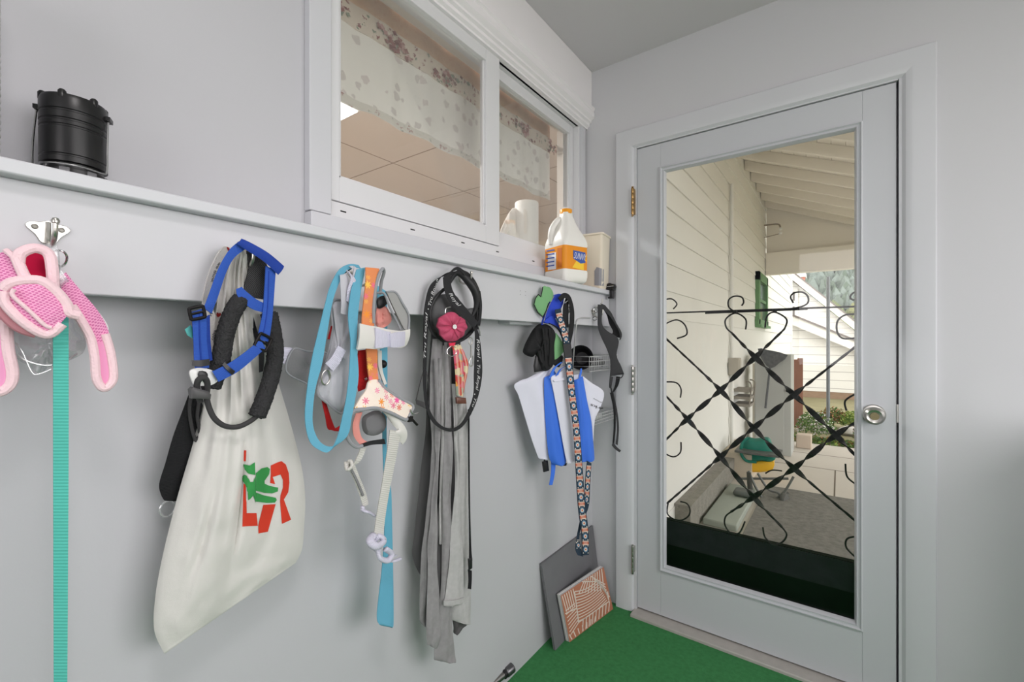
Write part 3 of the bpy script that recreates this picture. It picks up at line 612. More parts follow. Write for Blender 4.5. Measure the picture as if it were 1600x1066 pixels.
# right arm
MB().strip(S1, [(92, 436, 101, 428, .110), (104, 462, 124, 456, .126), (124, 494, 150, 486, .132), (142, 527, 164, 510, .132), (149, 540, 169, 530, .130)], .006, mi=0, bow=.003).build('side_strap', PK, ph)
MB().strip(S1, [(148, 538, 168, 528, .131), (150, 560, 172, 552, .131), (152, 590, 176, 580, .131), (156, 604, 172, 602, .130)], .006, bow=.003).build('strap_end_tab', PP, ph)
outl(S1, [(112, 478, .136), (128, 503, .138), (142, 530, .138), (148, 560, .138), (151, 592, .137), (162, 607, .136), (175, 597, .136), (177, 580, .136), (172, 548, .136), (164, 522, .136)], .0052, False).build('strap_binding', PT, ph)
MB().patch(S1, [(153, 488, .128), (160, 495, .128), (169, 510, .128), (168, 520, .128), (158, 505, .128)], .002, .001).build('velcro_tab', M_WHITEP, ph)
# left arm
MB().strip(S1, [(-12, 470, 8, 480, .112), (-12, 520, 10, 520, .112), (-10, 560, 14, 560, .112), (-6, 590, 19, 586, .112), (-8, 612, 12, 612, .112)], .008, bow=.004).build('side_strap', PP, ph)
outl(S1, [(9, 500, .118), (12, 545, .118), (19, 580, .118), (16, 600, .118), (2, 612, .118), (-10, 610, .118)], .006, False).build('strap_binding', PT, ph)
# front chest panel
FP = [(6, 452, .152), (18, 442, .156), (42, 438, .158), (66, 440, .160), (88, 456, .160), (104, 476, .160), (108, 488, .160), (94, 506, .160), (80, 519, .158), (66, 516, .156), (46, 504, .156), (26, 488, .154), (10, 470, .152)]
MB().patch(S1, FP, .010, .006).build('chest_panel', PK, ph)
outl(S1, [(p[0], p[1], p[2]-.001) for p in FP[:7]]+[(123, 493, .158)], .0062, False).build('chest_binding', PT, ph)
outl(S1, [(8, 456, .152), (8, 472, .152), (24, 492, .154), (46, 510, .155), (66, 521, .155), (80, 521, .156), (97, 506, .158)], .0056, False).build('chest_binding', PT, ph)
outl(S1, [(0, 476, .140), (14, 496, .142), (34, 512, .143), (58, 520, .144)], .007, False).build('inner_binding', mat('dusty_rose_fabric', (205, 140, 150), rough=.9), ph)
outl(S1, [(22, 452, .1635), (20, 462, .1625), (44, 484, .1625), (70, 508, .162), (80, 512, .1615)], .0022, False).build('stitched_edge', PT, ph)
# split ring + snap
m = MB(); rcn = S1(92, 404, .120); m.tube([rcn+Vector((.004*math.sin(a*2), math.cos(a)*.0075, math.sin(a)*.0105)) for a in [R(x*30) for x in range(12)]], .0014, 8, True); m.build('split_ring', M_CHROME, ph)
MB().tube([S1(90, 415, .125), S1(88, 440, .135), S1(92, 470, .142)], .003, 10).build('snap_clip', M_CHROME, ph)
TE = mat('teal_webbing', (88, 190, 176), rough=.8, var=.05, fn=f_web(.0042, .55))
tl = MB(); tl.strip(S1, [(92, 490, 108, 486, .128), (83, 506, 107, 503, .134), (83, 560, 107, 560, .130), (83, 700, 107, 700, .126), (83.5, 900, 106, 900, .124), (84, 1066, 105, 1066, .122), (84, 1290, 104, 1290, .120)], .0022)
tl.strip(S1, [(83.2, 523, 106.8, 523, .1345), (83.2, 537, 106.8, 537, .1335)], .0012, n=3)
tl.build('leash', TE, label='teal webbing leash hanging straight down from the pink harness', cat='leash')
vp = MB(); vp.patch(S1, [(16, 500, .098), (50, 490, .098), (95, 470, .098), (130, 520, .098), (132, 548, .100), (112, 562, .102), (80, 572, .104), (62, 584, .106), (48, 574, .106), (20, 552, .102)], .0015, .014, folds=.008)
vpo = vp.build('vinyl_pouch', M_VINYL, label='clear vinyl pouch hanging behind the pink harness', cat='pouch')
MB().tube([S1(*p) for p in [(18, 544, .112), (38, 562, .118), (70, 571, .12), (98, 566, .12), (120, 553, .112)]], .0014, 8).tube([S1(*p) for p in [(18, 530, .112), (34, 548, .118), (50, 582, .12), (62, 584, .12), (80, 577, .12)]], .0008, 6).build('welded_seam', M_RING, vpo)
vt = MB(); vt.patch(S1, [(66, 386, .122), (84, 380, .124), (92, 392, .124), (96, 430, .122), (110, 442, .122), (96, 452, .122), (84, 420, .122)], .0015, .003).build('pouch_top', M_VINYL, vpo)

# ================================================================== tote bag with print
BAGM = mat('natural_canvas', (216, 214, 209), rough=.95, var=.05, vscale=5, fn=f_cloth(1400, .5))
LE = [(362, 386), (346, 440), (334, 520), (322, 600), (305, 680), (279, 770), (256, 860), (243, 930), (241, 985), (257, 1022)]
RE = [(392, 386), (398, 430), (410, 500), (430, 580), (452, 655), (471, 728), (477, 780), (475, 825), (472, 858), (462, 880)]
def sack(L, Rr, S, base, bulge, folds, n=8, m=28, seed=1):
    L = cr(L, n); Rr = cr(Rr, n); k = len(L); F = []; B = []
    for i in range(k):
        t = i/(k-1); rf = []; rb = []
        for j in range(m+1):
            s_ = j/m; px = L[i][0]+(Rr[i][0]-L[i][0])*s_; py = L[i][1]+(Rr[i][1]-L[i][1])*s_
            pr_ = math.sin(math.pi*s_)**.6; bz = bulge*(.35+.65*math.sin(math.pi*min(1, t*1.02))**.7)*pr_
            fo = folds(s_, t)*pr_
            bo_ = base+.040*max(0, 1-t/.30)**.7 if t < .30 else base; rf.append(S(px, py, bo_+bz+fo)); rb.append(S(px, py, bo_-bz*.55))
        F.append(rf); B.append(rb)
    mb = MB(); k2 = m+1
    vs = [p for r in F for p in r]+[p for r in B for p in r]; o = k*k2
    fs = [(i*k2+j, (i+1)*k2+j, (i+1)*k2+j+1, i*k2+j+1) for i in range(k-1) for j in range(m)]; fs2 = [tuple(o+x for x in f[::-1]) for f in fs]
    rim = [i*k2 for i in range(k)]+[(k-1)*k2+j for j in range(1, k2)]+[i*k2+m for i in range(k-2, -1, -1)]+[j for j in range(m-1, 0, -1)]
    mb.add(vs, fs+fs2+[(rim[q], o+rim[q], o+rim[(q+1) % len(rim)], rim[(q+1) % len(rim)]) for q in range(len(rim))])
    return mb
def bag_fold(s_, t):
    f = .0
    for c0, c1, wd, am in ((.18, .30, .05, .012), (.36, .40, .045, .014), (.52, .52, .05, .011), (.62, .70, .05, .010), (.80, .86, .05, .008)):
        c_ = c0+(c1-c0)*t*.6+.02*math.sin(t*6+c0*20); f += am*math.exp(-((s_-c_)/(wd*(.7+.9*t)))**2)*(max(0, 1-t*1.05)**.8)
    # crease running through the print, and slanting drape lines low on the bag
    f -= .011*math.exp(-((s_-.525+.04*(t-.6))/.022)**2)*math.exp(-((t-.60)/.16)**2)
    f -= .008*math.exp(-((s_-.30+.35*(t-.62))/.035)**2)*math.exp(-((t-.68)/.13)**2)
    f = f*1.35+.008*math.sin(9*s_+7*t)*t*.6+.005*noise.noise((s_*9, t*14, 2.2))
    return f-.016*(1-t)**2
tote = sack(LE, RE, S1, .072, .040, bag_fold, m=44); tb = tote.bvh()
RD = mat('red_print', (212, 62, 42), rough=.9); GN = mat('green_print', (60, 148, 78), rough=.9); DK = mat('print_outline_white', (232, 230, 224), rough=.95)
def z5(pts): return [(360+x/6.664, 690+y/6.664) for x, y in pts]
def de(pts, mi, sm=1, lift=.0006, sub=3): tote.decal(tb, poly_tris(z5(pts), sm), mi, lift, sub)
de([(140, 93), (167, 93), (163, 205), (138, 205)], 1); de([(140, 440), (162, 450), (168, 745), (270, 745), (283, 878), (126, 885)], 1)
de([(340, 660), (470, 652), (388, 940), (290, 958), (288, 870)], 1)
de([(418, 250), (495, 215), (530, 205), (575, 240), (605, 330), (612, 430), (600, 530), (555, 605), (630, 815), (535, 858), (515, 620), (520, 560), (545, 480), (545, 400), (520, 345), (440, 370), (465, 445), (412, 432), (420, 330)], 1)
de([(262, 330), (320, 280), (380, 266), (408, 285), (400, 340), (350, 410), (352, 440), (400, 460), (495, 480), (490, 520), (430, 540), (350, 535), (262, 512)], 2, 1, .0011)
de([(262, 530), (340, 560), (470, 585), (480, 610), (460, 635), (380, 640), (262, 625)], 2, 1, .0011)
de([(138, 235), (165, 240), (200, 250), (252, 215), (256, 350), (190, 335), (155, 290)], 2, 1, .0011)
de([(120, 370), (150, 345), (175, 355), (205, 420), (235, 420), (258, 360), (262, 640), (235, 560), (215, 585), (200, 600), (182, 610), (176, 480), (150, 430), (125, 400)], 2, 1, .0011)
bo = tote.build('tote_bag', [BAGM, RD, GN], smooth=70, label='off-white canvas tote bag with a red and green printed logo hanging full on its hook', cat='bag')
hb = MB(); 
for a, b, c_, d in ((372, 368, 386, 399), (383, 377, 392, 404)):
    hb.strip(S1, [(a-1, c_+6, a+7, c_+5, .125), (a-8, 430, a+2, 430, .112), (a-14, 490, a-2, 492, .100)], .003, bow=.002)
hb.build('bag_handle', BAGM, bo)
# ================================================================== heart leash, black leash, blue harness, fleece tie-out
def leash(name, rows_list, th, mats, lab, cat='leash', decals=None, S=S1, bow=0, group=None):
    m = MB()
    for rows in rows_list: m.strip(S, rows, th, bow=bow)
    bv = m.bvh()
    for tris, mi in (decals or []): m.decal(bv, tris, mi, .0006, 1)
    return m.build(name, mats, label=lab, cat=cat, smooth=60, group=group)
HL = mat('pale_ribbon_webbing', (206, 202, 197), rough=.85, fn=f_web(.002, .3)); HR = mat('heart_red', (150, 38, 36), rough=.8); HT = mat('ribbon_black_print', (36, 40, 58), rough=.8)
def heart(cx, cy, s_, a=0):
    p = [(0, 1), (-.9, .1), (-.95, -.5), (-.5, -.85), (0, -.45), (.5, -.85), (.95, -.5), (.9, .1)]; ca, sa = math.cos(a), math.sin(a)
    return poly_tris([(cx+(x*ca-y*sa)*s_, cy+(x*sa+y*ca)*s_) for x, y in p])
leash('ribbon_leash', [[(353, 385, 366, 392, .110), (340, 396, 356, 404, .118), (324, 432, 340, 438, .118), (316, 470, 331, 474, .116), (315, 490, 336, 495, .114), (320, 530, 334, 532, .112), (322, 560, 332, 562, .11)],
      [(352, 410, 358, 412, .106), (342, 460, 350, 462, .106), (338, 488, 349, 490, .105), (328, 530, 341, 534, .104), (322, 590, 334, 596, .104)],
      [(352, 410, 353.6, 411, .109), (341.5, 460, 343, 461, .109), (337, 488, 338.5, 490, .108), (327, 526, 328.5, 528, .107)], [(350, 385, 352, 386, .112), (339, 396, 341, 397, .12), (323.5, 432, 325, 433, .12), (315, 470, 316.5, 471, .118)]],
      .0014, [HL, HR, HT], 'pale ribbon leash printed with words and red hearts behind the blue harness',
      decals=[(heart(358, 388.5, 4.6, .4), 1), (heart(341, 492, 4.2, .2), 1), (text_px('we think', [(342, 409), (334, 424), (329, 441)], 7), 2), (text_px('walk', [(331, 466), (328, 482), (327, 496)], 7), 2), (text_px('happy', [(334, 516), (331, 532)], 6), 2)])
BL2 = leash('wide_leash', [[(297, 612, 312, 620, .075), (284, 645, 318, 655, .07), (270, 683, 312, 690, .065), (258, 725, 300, 725, .06), (249, 755, 287, 760, .055), (252, 772, 284, 776, .052), (258, 781, 274, 782, .05)]], .004, [M_BLK], 'wide black webbing leash folded behind the left side of the canvas tote bag', bow=.004)
m = MB()
for a in ([(300, 610, .082), (296, 640, .08), (300, 670, .08), (305, 688, .08)], [(312, 622, .082), (308, 650, .08), (312, 678, .08), (304, 690, .08)]): m.tube([S1(*p) for p in a], .0026, 8)
cs = m.build('bungee_cord', mat('dark_gray_cord', (62, 61, 62), rough=.8), label='dark gray bungee cord ends dangling below the square cord lock', cat='cord')
rg = MB(); c_ = S1(262, 795, .052); rg.tube([c_+Vector((0, math.cos(R(a))*.0105, math.sin(R(a))*.0125)) for a in range(0, 360, 30)], .0018, 8, True); rg.build('plastic_ring', M_RING, label='small clear plastic ring below the black leash beside the tote bag', cat='ring')
BH = mat('royal_blue_webbing', (48, 88, 180), rough=.75, var=.06, fn=f_web(.0018, .35)); BD = mat('navy_blue_webbing', (34, 66, 158), rough=.75, fn=f_web(.0018, .35)); BKM = mat('black_spacer_mesh', (30, 30, 31), rough=.9, fn=f_mesh((92, 92, 92), 420, .3))
bh = thing('pet_harness', 'royal blue strap harness with black mesh and dark buckles in front of the tote bag', 'harness', HK2)
def hp_(name, rows, th=.003, m_=BH, bow=.001, lab=None, par=bh, S=S1): return MB().strip(S, rows, th, bow=bow).build(name, m_, par, smooth=60, label=lab)
hp_('mesh_panel', [(385, 392, 396, 388, .128), (388, 420, 418, 418, .126), (381, 450, 413, 444, .124), (386, 464, 412, 468, .124)], .004, BKM)
hp_('neck_strap', [(372, 378, 388, 386, .145), (357, 392, 366, 402, .142), (341, 420, 353, 425, .140), (328, 455, 341, 460, .138), (318, 482, 330, 490, .137)], .003)
hp_('neck_strap', [(369, 384, 377, 391, .139), (352, 402, 359, 408, .136), (336, 436, 345, 440, .134), (324, 470, 334, 474, .132)], .003)
hp_('top_strap', [(370, 380, 376, 375, .150), (388, 392, 392, 382, .152), (412, 408, 418, 397, .153), (434, 429, 442, 417, .150)], .006, BD, .003)
hp_('side_strap', [(415, 416, 430, 422, .146), (413, 450, 428, 452, .146), (410, 490, 425, 492, .146), (404, 520, 421, 523, .146), (408, 532, 418, 534, .145)], .0035)
hp_('cross_strap', [(369, 452, 377, 449, .142), (372, 464, 383, 455, .144), (392, 482, 398, 467, .144), (410, 488, 411, 474, .142)], .0035)
hp_('belly_strap', [(414, 544, 406, 531, .150), (396, 560, 387, 547, .152), (372, 580, 362, 565, .152), (346, 594, 337, 578, .150), (341, 596, 331, 580, .149)], .0035)
hp_('back_strap', [(299, 488, 319, 482, .146), (300, 500, 322, 500, .144), (302, 530, 322, 530, .142), (303, 560, 325, 560, .140), (305, 577, 326, 575, .140)], .0035)
hp_('back_strap', [(313, 500, 327, 492, .136), (315, 530, 328, 530, .135), (318, 565, 331, 563, .134)], .003, BD)
MB().tube([S1(311, 486, .147), S1(312, 530, .1445), S1(315, 574, .142)], .0014, 6).build('strap_seam', BD, bh)
MB().tube([S1(420, 424, .1485), S1(418, 480, .1485), S1(412, 520, .1485)], .0012, 6).build('strap_seam', BD, bh)
def frame(name, cx, cy, w_, h_, ang, o, r=.0022, par=bh, mt=M_DARKM, bar=True, S=S1):
    c, s_ = math.cos(R(ang)), math.sin(R(ang)); q = [(cx+x*w_/2*c-y*h_/2*s_, cy+x*w_/2*s_+y*h_/2*c, o) for x, y in ((-1, -1), (1, -1), (1, 1), (-1, 1))]
    m = MB(); P = []
    for i in range(4):
        a, b = q[i], q[(i+1) % 4]; P += [tuple(a[k]*.88+b[k]*.12 for k in range(3)), tuple(a[k]*.12+b[k]*.88 for k in range(3))]
    m.tube([S(*p) for p in P], r, 8, True, sm=3)
    if bar: m.tube([S(*[(q[0][k]+q[3][k])/2 for k in range(3)]), S(*[(q[1][k]+q[2][k])/2 for k in range(3)])], r*.8, 6)
    return m.build(name, mt, par)
frame('slide_buckle', 308, 489, 22, 18, -12, .1485, .0026); frame('slide_buckle', 411, 535, 20, 22, 28, .151, .0026)
hp_('strap_keeper', [(300, 563, 300, 572, .1475), (313, 563, 313, 573, .149), (327, 561, 327, 571, .1475)], .002, M_BLACKP, 0)
hp_('strap_keeper', [(351, 566, 347, 570, .154), (359, 574, 355, 579, .156), (367, 580, 363, 586, .154)], .002, M_BLACKP, 0)
MB().patch(S1, [(297, 580), (309, 575), (326, 577), (336, 582), (341, 594), (330, 602), (316, 603), (305, 603), (299, 592)], .004, .003, off=.143, sm=3).build('side_release_buckle', M_WHITEP, bh, label='white plastic buckle')
MB().patch(S1, [(311, 580), (322, 581), (325, 588), (318, 592), (310, 590)], .001, .001, off=.149, sm=2).build('buckle_slot', M_BLACKP, bh)
MB().patch(S1, [(289, 515), (298, 508), (302, 514), (301, 529), (293, 524)], .0015, .001, off=.132, sm=1).build('care_tag', mat('teal_tag', (90, 180, 175)), bh)
FL = mat('charcoal_fleece', (62, 62, 63), rough=1, var=.25, vscale=120, bump=(260, 1, .006), spec=.05)
tie = thing('fleece_lead', 'dark gray fleece covered lead with cord loop hanging over the tote bag', 'lead', S1(380, 470, .13))
def fleece(pts, r):
    P = cr([tuple(S1(*p)) for p in pts], 18); m = MB(); m.tube(P, lambda t: r*(1 if .02 < t < .98 else .8), 36, sm=1)
    for i, v in enumerate(m.v):
        m.v[i] = v+Vector((noise.noise(v*330), noise.noise(v*330+Vector((9, 0, 0))), noise.noise(v*330+Vector((0, 9, 0)))))*.0017
    m.build('fleece_sleeve', FL, tie, smooth=180)
fleece([(378, 466, .135), (364, 488, .135), (352, 522, .132), (346, 558, .130), (338, 584, .128), (330, 606, .125)], .0135)
fleece([(420, 488, .118), (427, 520, .120), (430, 555, .124), (423, 592, .128), (412, 625, .132), (401, 652, .134)], .0138)
CG = MATS['dark_gray_cord']
MB().tube([S1(*p) for p in [(402, 650, .134), (390, 659, .134), (372, 667, .134), (352, 666, .134), (336, 655, .134), (327, 638, .133), (322, 618, .132), (318, 600, .138)]], .0042, 12).build('cord', CG, tie)
MB().tube([S1(*p) for p in [(313, 628, .13), (308, 610, .138), (309, 596, .146), (318, 590, .15), (324, 600, .144), (322, 622, .134)]], .0045, 10).build('cord', CG, tie)
MB().patch(S1, [(298, 609), (302, 605), (326, 612), (330, 617), (329, 624), (300, 623)], .012, .003, off=.152, sm=1).build('cord_lock', mat('gray_cord_lock', (84, 83, 84), rough=.4), tie)
leash('thin_strap', [[(384, 475, 390, 474, .104), (396, 520, 402, 518, .112), (404, 550, 412, 546, .126), (405, 582, 411, 580, .12)]], .002, [M_BLK], 'thin dark strap passing down between the fleece sleeves onto the tote bag', 'strap')

# ================================================================== light blue leash, gray harness, red harness, floral harness
S3 = Surf((.0, 0, 0), (1, 0))
LB = mat('light_blue_webbing', (100, 170, 196), rough=.7, var=.04, fn=f_web(.0016, .2)); LBE = mat('blue_webbing_edge', (150, 175, 180), rough=.8)
leash('leash', [[(557, 421, 571, 418, .158), (548.5, 454, 563.5, 456, .166), (544, 490, 559, 492, .168), (545, 512, 558, 514, .168), (547.5, 535, 557, 538, .168), (545.5, 580, 560, 586, .166), (541, 622, 555, 622, .166), (533.5, 658, 550, 648, .166), (526, 686, 543, 680, .165), (514, 706, 521, 697, .162), (500, 704, 504, 694, .160), (484, 690, 493, 679, .158), (476.5, 655, 488, 655, .156), (479.5, 610, 492, 610, .154), (487, 562, 503, 568, .152), (497.5, 517, 511, 520, .150), (508, 475, 518, 478, .148), (515.5, 448, 526, 451, .146), (529, 422.5, 538, 427, .144), (545, 413, 551, 419, .146), (560, 414, 564, 420, .15)],
     [(588, 445, 604, 456, .112), (592, 500, 605, 520, .11), (596, 600, 605, 600, .11), (598, 700, 604, 700, .108), (600, 770, 611, 768, .106), (600.5, 830, 612, 830, .105), (597, 885, 613, 880, .105), (592, 930, 610.5, 935, .107), (589, 962, 610, 972, .11), (592, 975, 612, 979, .112), (600, 972, 614.5, 976, .100), (606, 930, 614.5, 930, .094), (606, 870, 613.5, 870, .090), (604, 800, 612, 795, .088)]],
     .0018, [LB], 'light blue webbing leash in a long loop with its handle hanging lowest', 'leash')
GF = mat('light_gray_fabric', (190, 190, 196), rough=.85, var=.06, bump=(500, .3)); GE = mat('gray_binding', (150, 152, 156), rough=.8); GLV = mat('lavender_elastic', (206, 204, 220), rough=.8, fn=f_web(.003, .5)); MG = mat('mid_gray_fabric', (128, 128, 130), rough=.9, bump=(400, .3))
gh = thing('vest_harness', 'light gray padded pet harness vest hanging behind the light blue leash', 'harness', HK3)
BODY = [(520, 472, .126), (536, 470, .13), (552, 480, .134), (562, 508, .136), (556, 548, .134), (548, 590, .130), (540, 630, .128), (533, 646, .128), (512, 630, .126), (497, 615, .122), (502, 588, .120), (512, 555, .120), (519, 525, .122), (523, 500, .124)]
MB().patch(S3, BODY, .006, .008, folds=.007, rings=6).build('body_panel', GF, gh, smooth=70)
outl(S3, BODY, .0028).build('edge_binding', GE, gh)
WING = [(458, 546, .112), (480, 549, .115), (500, 550, .117), (512, 556, .12), (505, 600, .12), (494, 606, .118), (478, 599, .114), (447, 580, .106)]
MB().patch(S3, WING, .004, .004, folds=.003).build('side_flap', MG, gh); outl(S3, WING, .0018).build('flap_binding', GE, gh)
MB().patch(S3, [(438, 545, .104), (448, 543, .105), (460, 547, .108), (452, 567, .106), (440, 566, .104)], .003, .002).build('hook_tape_tab', GLV, gh)
hp_('elastic_band', [(528, 540, 540, 548, .150), (518, 558, 530, 568, .148), (508, 568, 520, 580, .146)], .002, GLV, .001, par=gh)
hp_('shoulder_loop', [(531, 430, 541, 428, .150), (532, 450, 546, 450, .153), (533, 475, 547, 478, .152), (532, 490, 545, 494, .150)], .003, GF, .002, par=gh)
hp_('shoulder_loop', [(541, 422, 548, 430, .158), (548, 434, 556, 440, .162), (543, 452, 549, 456, .160), (541, 470, 546, 474, .158)], .003, GLV, .001, par=gh)
hp_('shoulder_loop', [(545, 416, 552, 422, .152), (553, 418, 562, 426, .155), (548, 440, 556, 445, .158)], .003, GF, .001, par=gh)
MB().patch(S3, [(538, 417), (548, 415), (553, 418), (544, 424), (537, 428)], .003, .002, off=.138, sm=2).build('dark_lining', M_BLK, gh)
m = MB(); c_ = S3(509, 590, .136); m.tube([c_+Vector((.002*math.sin(R(a)), math.cos(R(a))*.009, math.sin(R(a))*.014)) for a in range(0, 360, 30)], .0016, 8, True); m.build('dee_ring', M_NICKEL, gh)
RDF = mat('red_webbing', (178, 26, 28), rough=.7, fn=f_web(.002, .4))
rh = thing('red_harness', 'red strap harness mostly hidden between the gray vest and the floral harness', 'harness', S3(560, 560, .12))
def rp(rows, nm='strap', th=.003): MB().strip(S3, rows, th, bow=.001).build(nm, RDF, rh, smooth=60)
rp([(560, 548, 574, 546, .130), (556, 580, 576, 580, .130), (560, 612, 573, 606, .130)], 'body_strap'); rp([(502, 624, 509, 630, .112), (508, 650, 517, 655, .112), (514, 672, 525, 672, .114), (533, 664, 537, 672, .118), (534, 660, 545, 668, .116)])
rp([(517, 510, 524, 505, .112), (512, 530, 520, 532, .112)]); MB().lathe(S3(571, 592, .134), [(.003, 0), (.003, .002), (.001, .003)], 12, (1, 0, 0)).build('rivet', M_CHROME, rh)
# floral harness
def f_flow(N, c, tc):
    uv = N.n('ShaderNodeUVMap'); nz = N.n('ShaderNodeTexNoise', i_Scale=150.0, i_Detail=1.0); N.link(uv.outputs[0], nz.inputs['Vector'])
    v = N.n('ShaderNodeTexVoronoi', i_Scale=58.0, i_Randomness=.75); N.link(uv.outputs[0], v.inputs['Vector']); sp_ = N.n('ShaderNodeSeparateColor'); N.link(v.outputs['Color'], sp_.inputs[0])
    df = N.n('ShaderNodeVectorMath', operation='SUBTRACT'); sc_ = N.n('ShaderNodeVectorMath', operation='SCALE'); sc_.inputs['Scale'].default_value = 58.0; N.link(uv.outputs[0], sc_.inputs[0]); N.link(sc_.outputs[0], df.inputs[0])
    s2 = N.n('ShaderNodeVectorMath', operation='SCALE'); s2.inputs['Scale'].default_value = 58.0; N.link(v.outputs['Position'], s2.inputs[0]); N.link(s2.outputs[0], df.inputs[1])
    se = N.n('ShaderNodeSeparateXYZ'); N.link(df.outputs[0], se.inputs[0]); an = N.math('ARCTAN2', se.outputs[1], se.outputs[0])
    pet = N.math('MULTIPLY_ADD', N.math('COSINE', N.math('MULTIPLY', an, 7.0)), .14, .36); k = N.math('LESS_THAN', v.outputs['Distance'], pet)
    rp_ = N.n('ShaderNodeValToRGB'); e = rp_.color_ramp; e.interpolation = 'CONSTANT'; e.elements[0].color = lin((238, 96, 160)); e.elements[1].color = lin((240, 150, 60)); e.elements[1].position = .75
    for p_, cc in ((.25, (248, 196, 90)), (.45, (222, 84, 60)), (.6, (228, 120, 150))): q = e.elements.new(p_); q.color = lin(cc)
    N.link(sp_.outputs[0], rp_.inputs[0]); N.link(N.mix(k, c, rp_.outputs[0]), N.b.inputs['Base Color'])
FLW = mat('floral_print_fabric', (242, 228, 214), rough=.8, fn=f_flow)
def f_flow2(N, c, tc): f_flow(N, c, tc)
FLO = mat('orange_floral_fabric', (226, 140, 90), rough=.8, fn=f_flow2); PNK = mat('coral_pink_lining', (226, 150, 140), rough=.85, bump=(300, .3)); BEI = mat('beige_elastic', (206, 204, 198), rough=.85, fn=f_web(.0045, .4)); OFW = mat('off_white_padding', (214, 212, 206), rough=.85, bump=(300, .2))
fh = thing('floral_harness', 'colourful floral print pet harness with gray binding and long elastic straps', 'harness', HK3)
hp_('floral_strap', [(571, 418, 592, 420, .172), (571, 440, 589, 446, .176), (568, 470, 586, 474, .175), (565, 500, 584, 505, .172), (566, 520, 583, 520, .168)], .003, FLO, .001, par=fh)
outl(S3, [(584, 505, .174), (584, 480, .178), (587, 450, .178), (592, 430, .178), (598, 420, .174), (600, 426, .168), (596, 440, .160), (594, 460, .150)], .0034, False).build('edge_binding', GE, fh)
hp_('collar_band', [(604, 458, 619, 457, .162), (612, 476, 629, 474, .164), (622, 497, 639, 494, .164), (630, 513, 638, 519, .163)], .004, mat('shadow_gray_lining', (158, 158, 156), rough=.9), .0, par=fh)
outl(S3, [(589, 458, .160), (600, 459, .167), (609, 480, .170), (619, 500, .170), (626, 515, .170)], .0024, False).build('edge_binding', GE, fh)
outl(S3, [(603, 457, .162), (618, 457, .164), (629, 474, .168), (639, 494, .168), (638, 520, .168)], .0024, False).build('edge_binding', GE, fh)
hp_('lower_collar', [(561, 506, 557, 546, .176), (572, 509, 570, 544, .180), (590, 512, 588, 545, .182), (606, 516, 605, 541, .180), (624, 518, 624, 543, .174), (639, 515, 633, 538, .168)], .008, OFW, .004, par=fh)
hp_('elastic_band', [(586, 512, 586, 544, .190), (600, 517, 600, 543, .191), (609, 519, 609, 541, .187)], .004, GLV, .001, par=fh)
hp_('elastic_band', [(608, 522, 610, 543, .192), (620, 519, 622, 543, .188), (632, 518, 631, 540, .179)], .004, GLV, .001, par=fh)
MB().patch(S3, [(592, 476), (604, 480), (612, 500), (600, 512), (588, 508), (588, 490)], .002, .002, off=.140, folds=.006).build('inner_floral', PNK, fh)
MB().patch(S3, [(590, 468), (600, 462), (606, 470), (602, 478), (592, 482)], .003, .003, off=.146).build('black_buckle', M_BLACKP, fh)
hp_('floral_stem', [(572, 545, 589, 545, .150), (574, 575, 589, 575, .152), (577, 598, 591, 596, .156)], .003, FLO, .001, par=fh)
TRI = [(577, 596, .160), (591, 594, .160), (602, 607, .162), (624, 622, .164), (645, 634, .164), (641, 646, .166), (634, 656, .168), (612, 646, .170), (588, 638, .170), (566, 640, .168), (553, 642, .164), (562, 624, .162), (572, 610, .160)]
MB().patch(S3, TRI, .004, .004, rings=5, c=(592, 626, .166)).build('chest_panel', FLW, fh)
outl(S3, TRI[1:6], .0034, False).build('panel_binding', GE, fh); outl(S3, TRI[5:11]+[(545, 654, .16), (541, 672, .158), (545, 688, .156), (556, 698, .156), (566, 697, .156)], .0040, False).build('panel_binding', GE, fh)
hp_('arm_lining', [(556, 646, 565, 644, .150), (551, 664, 560, 664, .150), (553, 682, 564, 684, .150), (562, 694, 574, 692, .150)], .004, PNK, .002, par=fh)
MB().patch(S3, [(568, 655), (578, 646), (592, 642), (602, 652), (603, 668), (594, 678), (580, 681), (570, 674)], .006, .010, off=.128).build('gray_pad', MG, fh)
hp_('back_loop', [(596, 640, 606, 650, .150), (606, 646, 614, 662, .158), (622, 656, 622, 672, .164), (634, 672, 618, 676, .166), (634, 686, 622, 682, .162), (628, 694, 622, 688, .158)], .005, OFW, .002, par=fh)
hp_('clip_strap', [(564, 694, 566, 699, .154), (580, 689, 582, 695, .156), (600, 686, 602, 694, .156)], .003, M_BLACKP, 0, par=fh)
MB().obox(S3(641, 655, .17), (.003, 0, 0), (0, .006, 0), (0, 0, .006)).tube([S3(640, 651, .17), S3(648, 660, .17), S3(652, 664, .17)], .003, 8).build('snap_clip', M_DARKM, fh)
MB().tube([S3(641, 640, .17), S3(645, 647, .17), S3(653, 645, .17)], .0012, 6).build('wire_ring', M_CHROME, fh)
hp_('long_elastic_strap', [(609, 672, 626, 674, .166), (604, 710, 619, 712, .160), (596, 760, 609, 762, .152), (589, 800, 602, 804, .146), (584, 836, 598, 840, .142)], .0025, BEI, .001, par=fh)
hp_('thin_elastic_strap', [(564, 698, 572, 700, .146), (556, 718, 563, 720, .144), (547, 730, 552, 728, .14)], .002, BEI, .0, par=fh)
hp_('thin_elastic_strap', [(541, 726, 553, 724, .142), (552, 748, 561, 745, .138), (562, 775, 571, 770, .134), (567, 792, 575, 788, .132)], .0025, BEI, .001, par=fh)
hp_('thin_elastic_strap', [(546, 732, 549, 730, .144), (556, 752, 559, 750, .141), (566, 776, 569, 774, .138)], .002, MG, .0, par=fh)
